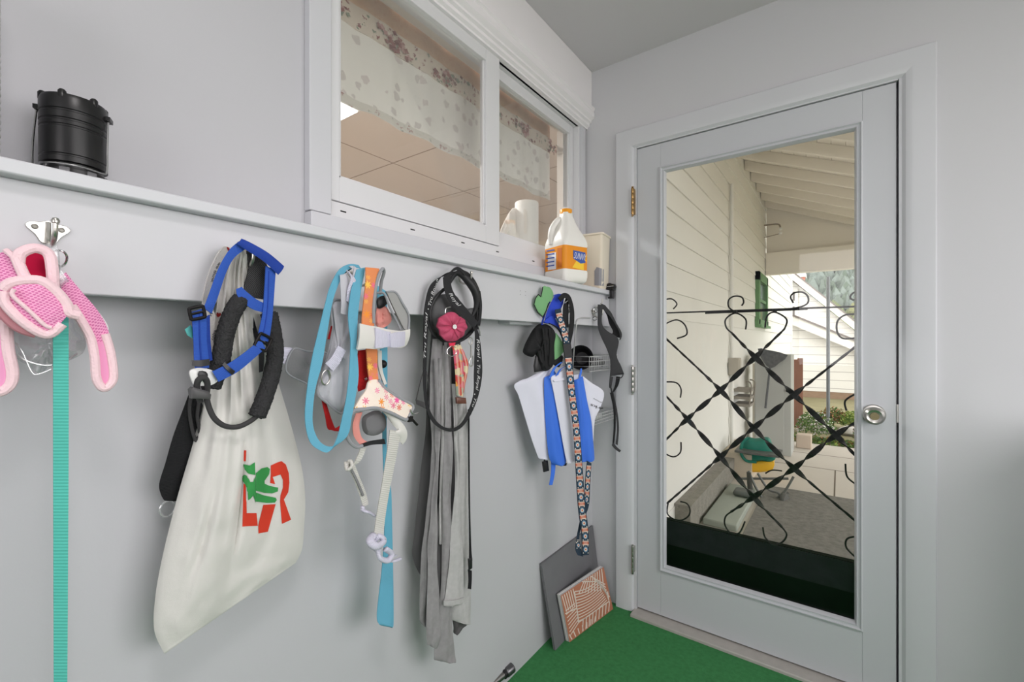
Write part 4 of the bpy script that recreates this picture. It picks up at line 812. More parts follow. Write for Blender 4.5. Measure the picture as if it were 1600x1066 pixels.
def knot(pts, r, m_=BEI, nm='knot'): MB().tube([S3(*p) for p in pts], r, 10, flat=.7).build(nm, m_, fh, smooth=180)
knot([(541, 722, .142), (543, 734, .152), (550, 728, .156), (547, 720, .15), (541, 732, .142)], .0050)
knot([(565, 796, .134), (570, 799, .142), (577, 801, .142), (585, 806, .136)], .004, GLV); knot([(566, 792, .138), (568, 799, .134)], .0048, GLV)
knot([(584, 836, .142), (578, 845, .150), (588, 854, .158), (600, 846, .152), (592, 838, .146), (584, 850, .142), (592, 862, .150)], .0085, GLV)
knot([(590, 858, .150), (594, 872, .154), (606, 876, .15), (612, 866, .146), (602, 858, .150)], .0066, GLV); knot([(606, 876, .146), (616, 877, .144), (626, 873, .142)], .0042, GLV, 'knot_tail'); knot([(612, 870, .14), (620, 868, .14)], .0025, GLV, 'knot_tail')
MB().lathe(S3(598, 569, .138), [(.008, 0), (.009, .003), (.006, .006), (.001, .007)], 18, (1, -.6, 0)).build('rivet', M_DARKM, fh)
hp_('side_binding', [(590, 548, 596, 548, .140), (591, 575, 597, 578, .142), (600, 602, 604, 600, .148)], .003, OFW, .0, par=fh)

# ================================================================== gray linen garment
S4 = Surf((.0, -1.03, 0), (1, 0)); SD = Surf((.12, -1.03, 0), (.97, -.24))
LN = mat('gray_linen', (146, 144, 145), rough=.95, var=.20, vscale=75, fn=f_cloth(1500, .55)); LN2 = mat('lit_gray_linen', (178, 177, 176), rough=.95, var=.16, vscale=75, fn=f_cloth(1500, .55)); LND = mat('shaded_gray_linen', (84, 83, 84), rough=.95, var=.1, vscale=22, fn=f_cloth(1500, .5))  # one gray cloth; light and shade of the folds put into its tones
gm = thing('linen_garment', 'gray linen garment hanging in long folds below the rosette collar', 'garment', HK4)
def fold(name, rows, m_=LN, th=.002, bow=.006, seed=0, wav=.0045):
    L = cr([tuple(SD(r[0], r[1], r[4])) for r in rows], 7); Rr = cr([tuple(SD(r[2], r[3], r[5] if len(r) > 5 else r[4])) for r in rows], 7); G_ = []
    for i, (a, b) in enumerate(zip(L, Rr)):
        a = Vector(a); b = Vector(b); row = []
        for j in range(9):
            s_ = j/8; p = a.lerp(b, s_)+SD.n*(bow*math.sin(math.pi*s_)+wav*noise.noise((s_*3+seed, i*.12, seed))*2); row.append(p)
        G_.append(row)
    return MB().grid(G_, th).build(name, m_, gm, smooth=70)
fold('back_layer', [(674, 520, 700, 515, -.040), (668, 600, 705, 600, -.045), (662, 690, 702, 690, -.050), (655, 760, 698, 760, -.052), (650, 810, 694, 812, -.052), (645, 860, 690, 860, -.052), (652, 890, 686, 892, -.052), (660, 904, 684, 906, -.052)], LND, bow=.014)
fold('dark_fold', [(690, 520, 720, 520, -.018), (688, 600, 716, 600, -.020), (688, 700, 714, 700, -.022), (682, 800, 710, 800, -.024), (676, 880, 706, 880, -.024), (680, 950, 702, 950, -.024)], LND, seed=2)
fold('side_panel', [(676, 530, 692, 528, -.010), (672, 590, 690, 590, -.012), (672, 640, 688, 640, -.012), (674, 700, 685, 700, -.014), (671, 760, 683, 760, -.018), (664, 820, 678, 820, -.024), (658, 870, 670, 870, -.03), (656, 930, 668, 930, -.034), (655, 965, 668, 975, -.036), (660, 976, 668, 980, -.036)], LN, seed=3, bow=.007)
fold('middle_panel', [(678, 560, 690, 560, .000), (680, 620, 688, 620, -.002), (679, 680, 687, 680, -.004), (680, 720, 686, 720, -.006), (675, 780, 682, 780, -.008), (671, 830, 684, 832, -.010), (668, 880, 682, 880, -.012), (667, 930, 686, 930, -.014), (666, 970, 689, 970, -.014), (667, 1004, 688, 990, -.014), (670, 1008, 684, 1014, -.014)], LN, seed=4)
fold('inner_fold', [(690, 540, 698, 540, -.004), (689, 640, 697, 640, -.006), (688, 720, 695, 720, -.010), (686, 800, 692, 800, -.014), (686, 850, 694, 850, -.016)], LN2, seed=5, bow=.004)
fold('center_panel', [(694, 535, 704, 535, .006), (695, 600, 705, 600, .004), (694, 660, 705, 660, .002), (693, 700, 706, 700, .000), (692, 760, 706, 770, -.004), (692, 820, 705, 825, -.006), (690, 900, 704, 900, -.010), (686, 960, 706, 960, -.014), (680, 1000, 708, 1000, -.016), (678, 1028, 712, 1028, -.016), (680, 1031, 712, 1036, -.016)], LN, seed=6, bow=.005)
fold('right_panel', [(713, 560, 720, 552, .000), (714, 640, 728, 640, -.002), (714, 690, 731, 690, -.006), (713, 740, 731, 745, -.010), (712, 800, 732, 800, -.014), (710, 860, 732, 862, -.018), (706, 930, 735, 930, -.022), (704, 965, 735, 972, -.024), (706, 968, 734, 974, -.024)], LN2, seed=7, bow=.008)
fold('front_panel', [(706, 600, 712, 600, .008), (709, 680, 714, 680, .006), (712, 730, 716, 730, .004), (709, 775, 718, 775, .002), (706, 820, 720, 820, .000), (702, 870, 723, 870, -.002), (697, 920, 724, 920, -.004), (693, 944, 724, 940, -.004), (698, 947, 720, 945, -.004)], LN2, seed=8, bow=.005)
fold('seam_hem', [(693, 939, 724, 934, -.000), (693, 946, 723, 941, -.000)], LN2, th=.003, bow=.005, seed=8, wav=0)
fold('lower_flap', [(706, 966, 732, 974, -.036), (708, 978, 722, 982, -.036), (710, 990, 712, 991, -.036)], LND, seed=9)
MB().patch(SD, [(650, 624), (672, 632), (668, 640), (651, 632)], .002, .001, off=-.02, sm=1).tube([SD(663, 575, -.02), SD(656, 600, -.02), (SD(650, 626, -.02))], .0014, 8).tube([SD(666, 580, -.018), SD(671, 610, -.018), SD(668, 638, -.018)], .0016, 8).build('strap_loop', LND, gm)
leash('thin_strap', [[(731, 640, 733.5, 640, .014), (732, 760, 734, 760, .012), (733, 850, 736, 850, .010), (733, 872, 738, 876, .010)], [(731, 890, 737, 892, .010), (732, 905, 737, 905, .010), (731, 920, 736, 921, .010)]], .0018, [M_BLK], 'thin black strap with a small buckle along the right edge of the gray linen garment', 'strap', S=SD)
bpy.data.objects['thin_strap.001' if 'thin_strap.001' in bpy.data.objects else 'thin_strap']['category'] = 'strap'
ts = bpy.data.objects['thin_strap.001']; MB().patch(SD, [(732, 874), (738, 872), (738, 888), (733, 892)], .004, .002, off=.013, sm=1).build('strap_buckle', M_BLACKP, ts)
# ================================================================== retractable leash
RG = mat('graphite_plastic', (86, 86, 87), rough=.5, var=.05); RB = mat('black_rubber_grip', (34, 34, 36), rough=.5, spec=.4)
rl = thing('retractable_leash', 'dark gray retractable leash case with black grip handle behind the maroon rosette', 'leash', HK4)
MB().patch(SD, [(676, 470), (692, 460), (712, 462), (722, 475), (734, 484), (746, 481), (745, 500), (738, 518), (722, 530), (702, 534), (684, 524), (674, 505), (672, 486)], .026, .012, off=-.006, rings=6).build('case', RG, rl, smooth=60)
outl(SD, [(746, 484, .004), (745, 502, .004), (736, 520, .004), (720, 532, .004), (700, 535, .004), (682, 524, .004), (673, 505, .004), (672, 486, .004), (680, 466, .004), (694, 452, .004)], .0045, False).build('case_rim', RB, rl)
MB().tube([SD(*p) for p in [(702, 442, -.012), (712, 428, -.004), (722, 430, .004), (733, 441, .008), (742, 455, .010), (745, 470, .008), (743, 484, .004), (738, 494, .0)]], lambda t: .0085-.003*math.cos(2*math.pi*t), 16).build('grip_handle', RB, rl, smooth=60)
MB().tube([SD(*p) for p in [(714, 424, -.004), (728, 426, .004), (741, 440, .008), (749, 460, .010), (750, 480, .006), (745, 500, .0)]], .004, 10).build('outer_rim', M_BLACKP, rl)
# printed black leash
PB = mat('black_printed_webbing', (40, 40, 42), rough=.8, fn=f_web(.0018, .3)); PWT = mat('silver_print', (205, 205, 206), rough=.6)
rowsP = [(703, 432, 712, 424, .022), (686, 434, 695, 428, .022), (671, 448, 681, 447, .022), (664, 475, 674, 476, .022), (661.5, 500, 669.5, 500, .022), (661, 550, 667, 550, .020), (661, 595, 666, 592, .020), (664, 630, 668, 626, .020), (673, 656, 676, 650, .020), (690, 671, 692, 666.5, .022), (711, 674, 710, 668.5, .024), (729, 659, 725, 655, .026), (745, 626, 739, 620, .026), (753, 588, 740.5, 584, .026), (752, 550, 741.5, 550, .026), (748.5, 525, 742, 520, .024), (745, 512, 739, 514, .022)]
rowsQ = [(692, 434, 704, 424, .026), (694, 452, 705, 446, .030), (700, 468, 711, 461, .032), (712, 484, 722, 474, .033), (728, 499, 735, 490, .033), (740, 514, 747, 504, .032)]
rowsR = [(747, 455, 750.5, 455, .014), (749, 475, 753, 475, .014), (748, 495, 752, 496, .014), (743, 516, 749, 514, .014)]
leash('printed_leash', [rowsP, rowsQ, rowsR, [(700, 428, 708, 420, .024), (716, 422, 716, 417, .026), (726, 431, 729, 426, .02)]], .0016, [PB, PWT], 'black leash with silver script lettering looped from the hook around the gray garment',
      decals=[(text_px('Tru Royal', [(673, 478), (678, 458), (686, 440)], 6.5, .3), 1), (text_px('Tru Royal', [(665, 560), (666, 520), (668, 488)], 5, .3), 1), (text_px('Royal', [(701, 459), (708, 470), (717, 480)], 7, .3), 1),
              (text_px('Royal', [(744.5, 530), (746, 545), (746, 560)], 6.5, .3), 1), (text_px('Tru Royal', [(745.5, 570), (745.5, 590), (743, 610)], 6.5, .3), 1), (text_px('Tru', [(741, 622), (737, 636)], 5, .3), 1),
              (poly_tris([(746.5+math.cos(a), 564+math.sin(a)) for a in range(6)]), 1), (poly_tris([(741.5+math.cos(a), 616+math.sin(a)) for a in range(6)]), 1), (poly_tris([(683+math.cos(a), 437+math.sin(a)) for a in range(6)]), 1), (poly_tris([(669+math.cos(a), 483+math.sin(a)) for a in range(6)]), 1)], S=SD)
pl = bpy.data.objects['printed_leash']
MB().tube([SD(*p) for p in [(734, 527, .02), (733, 531, .022), (733.5, 538, .022), (737, 538, .022), (738, 530, .02)]], .0014, 8, True).tube([SD(736, 540, .022), SD(736, 560, .022)], .0022, 8).tube([SD(*p) for p in [(736, 558, .022), (733, 566, .022), (735, 572, .022), (739, 570, .022), (739, 556, .022)]], .0016, 8).build('swivel_clip', M_NICKEL, pl)
MB().tube([SD(748, 509, .024), SD(750, 525, .024)], .0026, 8).build('metal_clip', M_CHROME, pl)
# rosette collar
RS = mat('maroon_taffeta', (186, 74, 104), rough=.55, var=.1, vscale=30, spec=.3)
ro = thing('rosette_collar', 'maroon fabric rosette with a white button center on a pet collar', 'collar', SD(706, 511, .03))
rc_ = SD(706.5, 511, .040); uu = Vector((-SD.n.y, SD.n.x, 0)); pet = MB(); n1, n2 = 88, 9; vs = []
for j in range(n2+1):
    q = j/n2
    for i in range(n1):
        a = 2*math.pi*i/n1; sc = .0385*(1+.035*math.sin(3*a+1)+.03*math.sin(5*a)); rr_ = sc*q
        z = .004+.0055*math.sin(math.pi*q)*(1+.0)+.0065*q*abs(math.sin(4.5*a+1.5*q+.5*math.sin(2*a)))+.003*q*math.sin(3*a+2)-.007*q**5+.0012*q*math.sin(11*a+q*3)
        vs.append(rc_+uu*(rr_*math.cos(a)*1.08)+Vector((0, 0, rr_*math.sin(a)*.97))+SD.n*z)
pet.add(vs, [(j*n1+i, j*n1+(i+1) % n1, (j+1)*n1+(i+1) % n1, (j+1)*n1+i) for j in range(n2) for i in range(n1)])
pet.add([v-SD.n*.006 for v in vs[-n1:]]+[rc_-SD.n*.004], [(i, (i+1) % n1, n1) for i in range(n1)]); o1 = len(vs)
pet.f += [(o1-n1+i, o1+i, o1+(i+1) % n1, o1-n1+(i+1) % n1) for i in range(n1)]; pet.m += [0]*n1
pet.build('rosette', RS, ro, smooth=60)
for k in range(9):
    a0 = k*2*math.pi/9; m = MB(); P_ = []
    for t in range(7):
        q = t/6; a = a0+.25*q; rr_ = .0385*(.18+.72*q); P_.append(rc_+uu*(rr_*math.cos(a))*1.05+Vector((0, 0, rr_*math.sin(a)*.95))+SD.n*(.009+.003*math.sin(math.pi*q)))
    m.tube(P_, lambda t: .0028*math.sin(math.pi*max(.06, min(.94, t))), 8, flat=.6); m.build('petal_fold', RS, ro, smooth=180)
bt = MB(); bt.lathe(rc_+SD.n*.010, [(.0045, 0), (.0058, .001), (.0058, .003), (.0045, .0036), (.003, .003), (.0003, .003)], 24, SD.n); b_ = bt.build('button', M_WHITEP, ro)
for a in range(4): MB().lathe(rc_+SD.n*.0131+uu*(.0013*(1 if a % 2 else -1))+Vector((0, 0, .0013*(1 if a < 2 else -1))), [(.0006, 0), (.0001, .0004)], 6, SD.n).build('button_hole', M_DARKM, b_)
MB().tube([SD(*p) for p in [(705, 541, .032), (699, 546, .033), (699, 553, .034), (706, 557, .034), (713, 552, .034), (713, 544, .033), (706, 541, .032)]], .0014, 8, True).build('dee_ring', M_CHROME, ro)
MB().patch(SD, [(701, 536), (712, 535), (710, 543), (703, 543)], .002, .002, off=.03, sm=1).build('red_strap_end', mat('bright_pink_red', (222, 50, 80), rough=.7), ro)
MB().tube([SD(*p) for p in [(704, 480, .034), (697, 482, .035), (696, 490, .035), (703, 493, .034)]], .0016, 8).build('upper_ring', M_CHROME, ro)
def f_plaid(N, c, tc):
    uv = N.n('ShaderNodeUVMap'); sp_ = N.n('ShaderNodeSeparateXYZ'); N.link(uv.outputs[0], sp_.inputs[0])
    ax_ = N.math('GREATER_THAN', N.math('FRACT', N.math('MULTIPLY', sp_.outputs[0], 95.0)), .5); nz = N.n('ShaderNodeTexVoronoi', i_Scale=62.0); N.link(uv.outputs[0], nz.inputs['Vector']); s2 = N.n('ShaderNodeSeparateColor'); N.link(nz.outputs['Color'], s2.inputs[0])
    rp_ = N.n('ShaderNodeValToRGB'); e = rp_.color_ramp; e.interpolation = 'CONSTANT'; e.elements[0].color = lin((140, 150, 135)); e.elements[1].color = lin((205, 120, 60)); e.elements[1].position = .8
    for p_, cc in ((.2, (200, 90, 110)), (.4, (206, 190, 150)), (.55, (210, 150, 70)), (.65, (190, 70, 60))): q = e.elements.new(p_); q.color = lin(cc)
    N.link(s2.outputs[0], rp_.inputs[0]); N.link(N.mix(N.math('MULTIPLY', ax_, .35), rp_.outputs[0], lin((235, 220, 190))), N.b.inputs['Base Color'])
PLD = mat('plaid_cotton', (180, 160, 130), rough=.8, fn=f_plaid)
pc = thing('plaid_collar', 'multicolour plaid fabric collar with a brown buckle hanging beneath the rosette', 'collar', SD(720, 545, .02))
MB().strip(SD, [(707, 541, 716, 538, .030), (709, 560, 722, 556, .032), (711, 580, 724, 580, .032), (712, 600, 724, 600, .030), (713, 618, 723, 620, .028)], .002, bow=.003).build('collar_band', PLD, pc, smooth=70)
MB().strip(SD, [(714, 540, 719, 539, .024), (722, 560, 730, 562, .024), (725, 574, 731, 578, .024), (722, 594, 727, 598, .024), (718, 612, 724, 614, .024)], .002, bow=.002).build('collar_band', PLD, pc, smooth=70)
MB().patch(SD, [(713, 621), (728, 622), (729, 631), (714, 631)], .006, .002, off=.032, sm=1).build('buckle', mat('tortoise_brown', (98, 62, 50), rough=.3, var=.3, vscale=80), pc)

# ================================================================== pet vest, patterned leash, grocery bags
SE = Surf((.150, -.44, 0), (.92, -.39))
VG = mat('sage_green_neoprene', (124, 176, 124), rough=.8, bump=(300, .2)); VBL = mat('cobalt_fabric', (44, 72, 190), rough=.75, bump=(300, .2)); VB_ = mat('black_neoprene', (30, 30, 31), rough=.75, var=.1, bump=(250, .25)); VGR = mat('gray_piping', (150, 150, 150), rough=.6)
vt_ = thing('pet_vest', 'black blue and green pet life vest hanging above the blue and white bags', 'vest', HK5)
GT = [(834.5, 475.5, .036), (841, 460, .034), (846, 464, .030), (849, 448, .026), (854, 448, .022), (863, 455, .016), (864, 463, .014), (857, 474, .018), (848, 494, .020)]
MB().patch(SE, GT, .004, .003, sm=2, folds=.003).build('collar_flap', VG, vt_); outl(SE, [(857, 474, .020), (848, 496, .022), (834.5, 476, .038), (841, 460, .036), (845, 464, .033), (848, 449, .029)], .0016, False, sm=2).build('flap_piping', VB_, vt_)
MB().strip(SE, [(855, 448, 860, 451, .012), (857, 458, 864, 460, .012), (854, 470, 860, 472, .010)], .004, bow=.004).build('flap_fold', VG, vt_)
MB().patch(SE, [(847, 508), (852, 492), (860, 470), (866, 461), (880, 460), (880, 475), (872, 490), (866, 500)], .006, .004, off=.006, sm=2).build('neck_panel', VBL, vt_, label='cobalt blue neck panel')
outl(SE, [(849, 506, .012), (855, 484, .012), (866, 462, .012)], .0012, False).build('reflective_piping', VGR, vt_)
MB().patch(SE, [(849.6, 504), (857, 496), (865, 494), (873, 508), (877, 519), (868, 512), (858, 506)], .005, .004, off=.016, sm=2).build('chest_panel', VBL, vt_, label='cobalt blue chest panel')
outl(SE, [(848, 506, .021), (858, 507, .024), (868, 513, .024), (876, 521, .022)], .0012, False).build('reflective_piping', VGR, vt_)
MB().patch(SE, [(846, 506, .0), (836, 514, -.006), (828, 527, -.010), (821, 542, -.012), (820, 552, -.012), (832, 558, -.006), (838, 553, .0), (842, 566, .006), (848, 579, .010), (858, 578, .016), (866, 566, .018), (866, 540, .020), (868, 522, .020), (860, 510, .016)], .010, .012, folds=.012, rings=6).build('body_panel', VB_, vt_, smooth=70)
MB().patch(SE, [(866, 521), (872, 524), (879, 535), (881.5, 546), (877, 555), (864, 563), (863, 545)], .004, .004, off=.012, sm=2).build('side_lining', VG, vt_, label='sage green side lining')
MB().patch(SE, [(877, 555), (866, 562), (866, 570), (874, 574), (880, 560)], .004, .002, off=.010, sm=2).build('lower_panel', VB_, vt_)
MB().tube([SE(*p) for p in [(858, 506, .022), (870, 512, .024), (878, 526, .022), (882, 545, .018)]], .003, 8).build('edge_binding', VB_, vt_)
for a in ([(848, 512, .016), (850, 530, .020), (852, 555, .020), (852, 576, .014)], [(858, 514, .022), (860, 540, .026), (858, 572, .020)]): MB().tube([SE(*p) for p in a], .005, 10).build('body_fold', VB_, vt_, smooth=180)
MB().patch(SE, [(838, 556), (844, 552), (846, 568), (847, 580), (836, 582), (835, 572)], .006, .003, off=.008, sm=1).build('side_buckle', M_BLACKP, vt_)
hp_('carry_strap', [(872, 466, 876, 472, .03), (880, 458, 882, 466, .03), (890, 462, 887, 470, .03), (896, 480, 890, 482, .028), (897, 500, 890, 500, .026), (895, 520, 888, 520, .024), (891, 538, 885, 536, .022)], .003, VB_, .001, par=vt_, S=SE)
hp_('carry_strap', [(884, 466, 888, 468, .02), (880, 480, 888, 480, .02), (880, 498, 888, 498, .018), (883, 512, 888, 512, .016)], .003, VB_, .001, par=vt_, S=SE)
MB().tube([SE(882, 474, .034), SE(887, 470, .036)], .002, 8).build('loop_pin', M_CHROME, vt_)
# patterned leash
PN = mat('navy_pattern_webbing', (42, 58, 74), rough=.85, fn=f_web(.0018, .3)); P1 = mat('rust_pattern', (196, 110, 84), rough=.85); P2 = mat('ivory_pattern', (226, 216, 204), rough=.85); P3 = mat('slate_blue_pattern', (98, 130, 158), rough=.85)
pr_ = [(867, 484, 876, 482, .032), (868.5, 495, 878, 492.5, .034), (872.5, 507, 882, 503, .036), (878, 525, 888, 523, .036), (880.5, 537, 891, 537, .036), (882.5, 558, 893.6, 558, .040), (885, 586, 896, 586, .050), (888.5, 617.5, 899, 617.5, .058), (893, 649, 903, 649, .062), (896, 677.5, 906, 677.5, .062), (898, 707.5, 908.5, 707.5, .058), (899.5, 736, 910.5, 736, .050), (903, 793, 915, 793, .040), (908, 831, 919.5, 831, .036), (910, 868, 920, 867, .032)]
bk_ = [(917, 720, 924, 724, .030), (914, 755, 922, 757, .028), (913, 790, 920, 790, .026), (906, 815, 912, 812, .024), (901, 840, 905, 838, .024), (899, 858, 908, 858, .025), (903, 868, 911, 870, .028)]
pm = MB(); pm.strip(SE, pr_, .0018); pm.strip(SE, bk_, .0016); pv = pm.bvh()
def cel(path, n, w0):
    P = cr(path, 12); L = [0]
    for a, b in zip(P, P[1:]): L.append(L[-1]+math.hypot(b[0]-a[0], b[1]-a[1]))
    def at(d):
        i = 0
        while i < len(L)-2 and L[i+1] < d: i += 1
        a, b = P[i], P[i+1]; q = (d-L[i])/max(1e-6, L[i+1]-L[i]); l = math.hypot(b[0]-a[0], b[1]-a[1]) or 1; return (a[0]+(b[0]-a[0])*q, a[1]+(b[1]-a[1])*q, (b[0]-a[0])/l, (b[1]-a[1])/l)
    def loc(d, u, v): x, y, tx, ty = at(d+v); return (x-ty*u, y+tx*u)
    st = L[-1]/n
    for k in range(n):
        d = (k+.5)*st; h = st/2
        pm.decal(pv, poly_tris([loc(d, -w0, -h*.98), loc(d, w0, -h*.98), loc(d, w0, -h*.42), loc(d, -w0, -h*.42)]), 1, .0005, 1)
        for q in (-.98, -.42): pm.decal(pv, poly_tris([loc(d, -w0, h*q-.5), loc(d, w0, h*q-.5), loc(d, w0, h*q+.5), loc(d, -w0, h*q+.5)]), 2, .0008, 1)
        for q in (-.8, -.6): pm.decal(pv, poly_tris([loc(d, -w0*.6, h*q-.25), loc(d, w0*.6, h*q-.25), loc(d, w0*.6, h*q+.25), loc(d, -w0*.6, h*q+.25)]), 2, .0008, 1)
        c = .28
        for r_, mi, lf in ((.78, 3, .0006), (.5, 2, .0009), (.28, 1, .0012)):
            pm.decal(pv, poly_tris([loc(d, w0*r_*math.cos(a*math.pi/4), h*c+h*.6*r_*math.sin(a*math.pi/4)) for a in range(8)]), mi, lf, 1)
        for u in (-.75, .75):
            for v in (-.25, .82): pm.decal(pv, poly_tris([loc(d, w0*u-1, h*v), loc(d, w0*u, h*v-1), loc(d, w0*u+1, h*v), loc(d, w0*u, h*v+1)]), 2, .0009, 0)
cel([(873, 490), (877, 505), (883, 524), (885, 536)], 3, 4.4); cel([(888, 560), (890.5, 586), (894, 617.5), (898, 649), (901, 677.5), (903, 707.5), (905, 736), (909, 793), (914, 831), (915, 866)], 15, 4.8); cel([(920, 728), (918, 756), (916, 788)], 3, 3.2); cel([(903, 842), (904, 858)], 1, 3.5)
pobj = pm.build('patterned_leash', [PN, P1, P2, P3], label='leash woven in navy, rust and ivory geometric pattern reaching lowest beside the gray slab', cat='leash', smooth=60)
MB().strip(SE, [(879.5, 538, 891.5, 537, .039), (882, 558, 894, 558, .043)], .004).build('stitched_sleeve', M_BLACKP, pobj)
# bags
BW = mat('white_nonwoven_bag', (222, 222, 234), rough=.6, bump=(300, .25), spec=.3); BB = mat('blue_nonwoven_bag', (62, 116, 222), rough=.6, bump=(300, .25), spec=.3)
def bagp(name, out, m_, off, th=.010, bulge=.010, folds=.014, seed=0, lab=None, dec=None, mats=None, par=None, sm=3):
    m = MB(); m.patch(SE, out, th, bulge, off=off, folds=folds, seed=seed, rings=7, sm=sm); bv = m.bvh()
    for tris, mi in dec or []: m.decal(bv, tris, mi, .0008, 1)
    return m.build(name, mats or m_, par, smooth=60, label=lab)
def panel(name, rows, m_, par, th=.004, bow=.006, fold_=.005, seed=0, dec=None, mats=None, freq=2.4):
    L = cr([tuple(SE(r[0], r[1], r[4])) for r in rows], 8); Rr = cr([tuple(SE(r[2], r[3], r[5] if len(r) > 5 else r[4])) for r in rows], 8); G_ = []
    for i, (a, b) in enumerate(zip(L, Rr)):
        a = Vector(a); b = Vector(b); G_.append([a.lerp(b, k/14)+SE.n*(bow*math.sin(math.pi*k/14)+fold_*noise.noise((k/14*freq+seed, i*.035, seed))*2*math.sin(math.pi*min(1, (k+1.5)/15))) for k in range(15)])
    m = MB().grid(G_, th); bv = m.bvh()
    for tris, mi in dec or []: m.decal(bv, tris, mi, .0008, 1)
    return m.build(name, mats or m_, par, smooth=70)
b1 = thing('grocery_bag', 'white folded reusable bag at the left, its corner reaching farthest from the patterned leash', 'bag', SE(860, 575, .0))
panel('front_panel', [(852, 577, 858, 574, -.006), (826, 591, 860, 584, -.008), (804, 601, 861, 598, -.010), (810, 618, 862, 616, -.010), (819, 648, 863, 646, -.010), (830, 684, 864, 684, -.010), (840, 712, 864, 714, -.010), (842, 716, 862, 720, -.010)], BW, b1, bow=.010, seed=3)
panel('back_panel', [(852, 577, 858, 574, -.018), (830, 591, 860, 584, -.022), (808, 601, 861, 598, -.024), (822, 648, 863, 646, -.026), (842, 710, 864, 712, -.024)], BW, b1, seed=6)
hp_('handle', [(850, 576, 858, 574, .0), (862, 560, 868, 558, .0), (872, 546, 876, 546, .01)], .002, BW, 0, par=b1, S=SE)
b2 = thing('grocery_bag', 'blue folded reusable bag with a white front panel left of the patterned leash', 'bag', SE(865, 585, .0))
panel('blue_panel', [(851, 590, 866, 580, .004), (850, 600, 872, 596, .006), (851, 640, 878, 640, .008), (854, 680, 882, 680, .010), (857, 710, 884, 712, .010), (862, 723, 883, 724, .010), (870, 726, 878, 727, .010)], BB, b2, bow=.012, seed=5)
panel('white_panel', [(864, 588, 888, 572, .022), (861, 592, 890, 590, .024), (865, 612, 893, 612, .026), (872, 650, 897, 650, .028), (879, 690, 900, 688, .028), (884, 716, 901, 714, .026), (887, 724, 900, 720, .026)], BW, b2, bow=.006, seed=7)
panel('white_panel', [(864, 594, 889, 588, .029), (866, 597, 889, 592, .031)], BW, b2, th=.003, bow=.004, fold_=.001, seed=2)
hp_('handle', [(857, 592, 862, 590, .02), (864, 576, 869, 574, .022), (876, 566, 880, 566, .022)], .002, BB, 0, par=b2, S=SE)
hp_('handle', [(868, 588, 872, 586, .03), (874, 578, 878, 576, .032), (884, 572, 888, 572, .032)], .002, BB, 0, par=b2, S=SE)
hp_('tail', [(861, 718, 868, 718, .004), (861, 738, 867, 738, .004), (858, 758, 863, 758, .004)], .002, BB, 0, par=b2, S=SE)
b3 = thing('grocery_bag', 'blue folded reusable bag right of the patterned leash with a deep vertical crease', 'bag', SE(905, 590, .0))
panel('blue_panel', [(897, 594, 910, 588, .012), (897, 604, 912, 600, .012), (898, 630, 917, 628, .014), (900, 660, 923, 656, .016), (900, 690, 926, 688, .018), (900, 712, 928, 714, .018), (903, 723, 927, 720, .018)], BB, b3, bow=.008, fold_=.009, seed=9, freq=3)
panel('white_lining', [(896, 586, 907, 584, .006), (897, 596, 909, 594, .006), (898, 606, 910, 604, .006)], BW, b3, seed=1)
hp_('handle', [(904, 592, 907, 590, .018), (906, 582, 909, 582, .018), (907, 576, 909, 576, .014)], .002, BB, 0, par=b3, S=SE)
b4 = thing('grocery_bag', 'white folded reusable bag with upside-down dark lettering near the wire basket', 'bag', SE(915, 590, .0))
panel('white_flap', [(908, 588, 911, 589, -.004), (909, 596, 924, 599, -.004), (911, 606, 940, 609, -.004), (914, 620, 943, 619, -.004), (918, 640, 937, 638, -.004), (922, 660, 929, 656, -.004), (925, 690, 926, 688, -.004)], BW, b4, bow=.003, fold_=.002, seed=11, dec=[(text_px('rks', [(938, 636), (923, 631)], 6.5), 1), (text_px('grocery', [(940, 629), (927, 622)], 2.2), 1)], mats=[BW, M_DARKM])
bl_ = MB().patch(SE, [(848, 722), (856, 720), (858, 736), (850, 738)], .006, .003, off=-.006, sm=1).tube([SE(*p) for p in [(851, 718, -.004), (850, 728, -.004), (852, 736, -.004)]], .003, 8).build('strap_buckle', M_BLACKP, vt_)
MB().patch(SE, [(878, 724), (886, 724), (885, 728), (878, 728)], .006, .001, off=.012, sm=1).tube([SE(882, 716, .004), SE(882, 726, .008)], .0015, 6).build('strap_end', M_BLACKP, vt_)

# ================================================================== black muzzle strap, keys, wire caddy
SF = Surf((.125, -.125, 0), (.8, -.6))
mz = thing('muzzle_harness', 'black fabric loop harness with thin tether hanging nearest to the door', 'harness', HK6)
VB2 = mat('charcoal_soft_fabric', (58, 58, 60), rough=.85, var=.1, bump=(300, .3))
hp_('outer_loop', [(934, 476, 943, 477, .030), (934, 492, 940, 494, .034), (934, 510, 941, 508, .036), (939, 526, 948, 517, .036), (948, 545, 966, 530, .034), (953, 560, 963, 555, .030), (954, 574, 970, 572, .028), (953, 588, 975, 585, .026)], .003, VB2, .003, par=mz, S=SF)
hp_('inner_loop', [(938, 476, 944, 478, .012), (948, 492, 955, 490, .008), (952, 506, 963, 505, .004), (958, 518, 970, 520, .004), (954, 524, 968, 528, .010)], .003, M_BLK, .0, par=mz, S=SF)
hp_('outer_loop', [(938, 474, 945, 477, .022), (946, 487, 955, 489, .024), (957, 500, 959, 498, .024), (968, 520, 971, 520, .024), (968, 532, 970, 530, .024)], .003, VB2, .0, par=mz, S=SF)
MB().tube([SF(*p) for p in [(956, 586, .03), (964, 583, .034), (973, 584, .034), (971, 590, .032), (963, 592, .028)]], .0022, 8).build('rim_binding', VB2, mz)
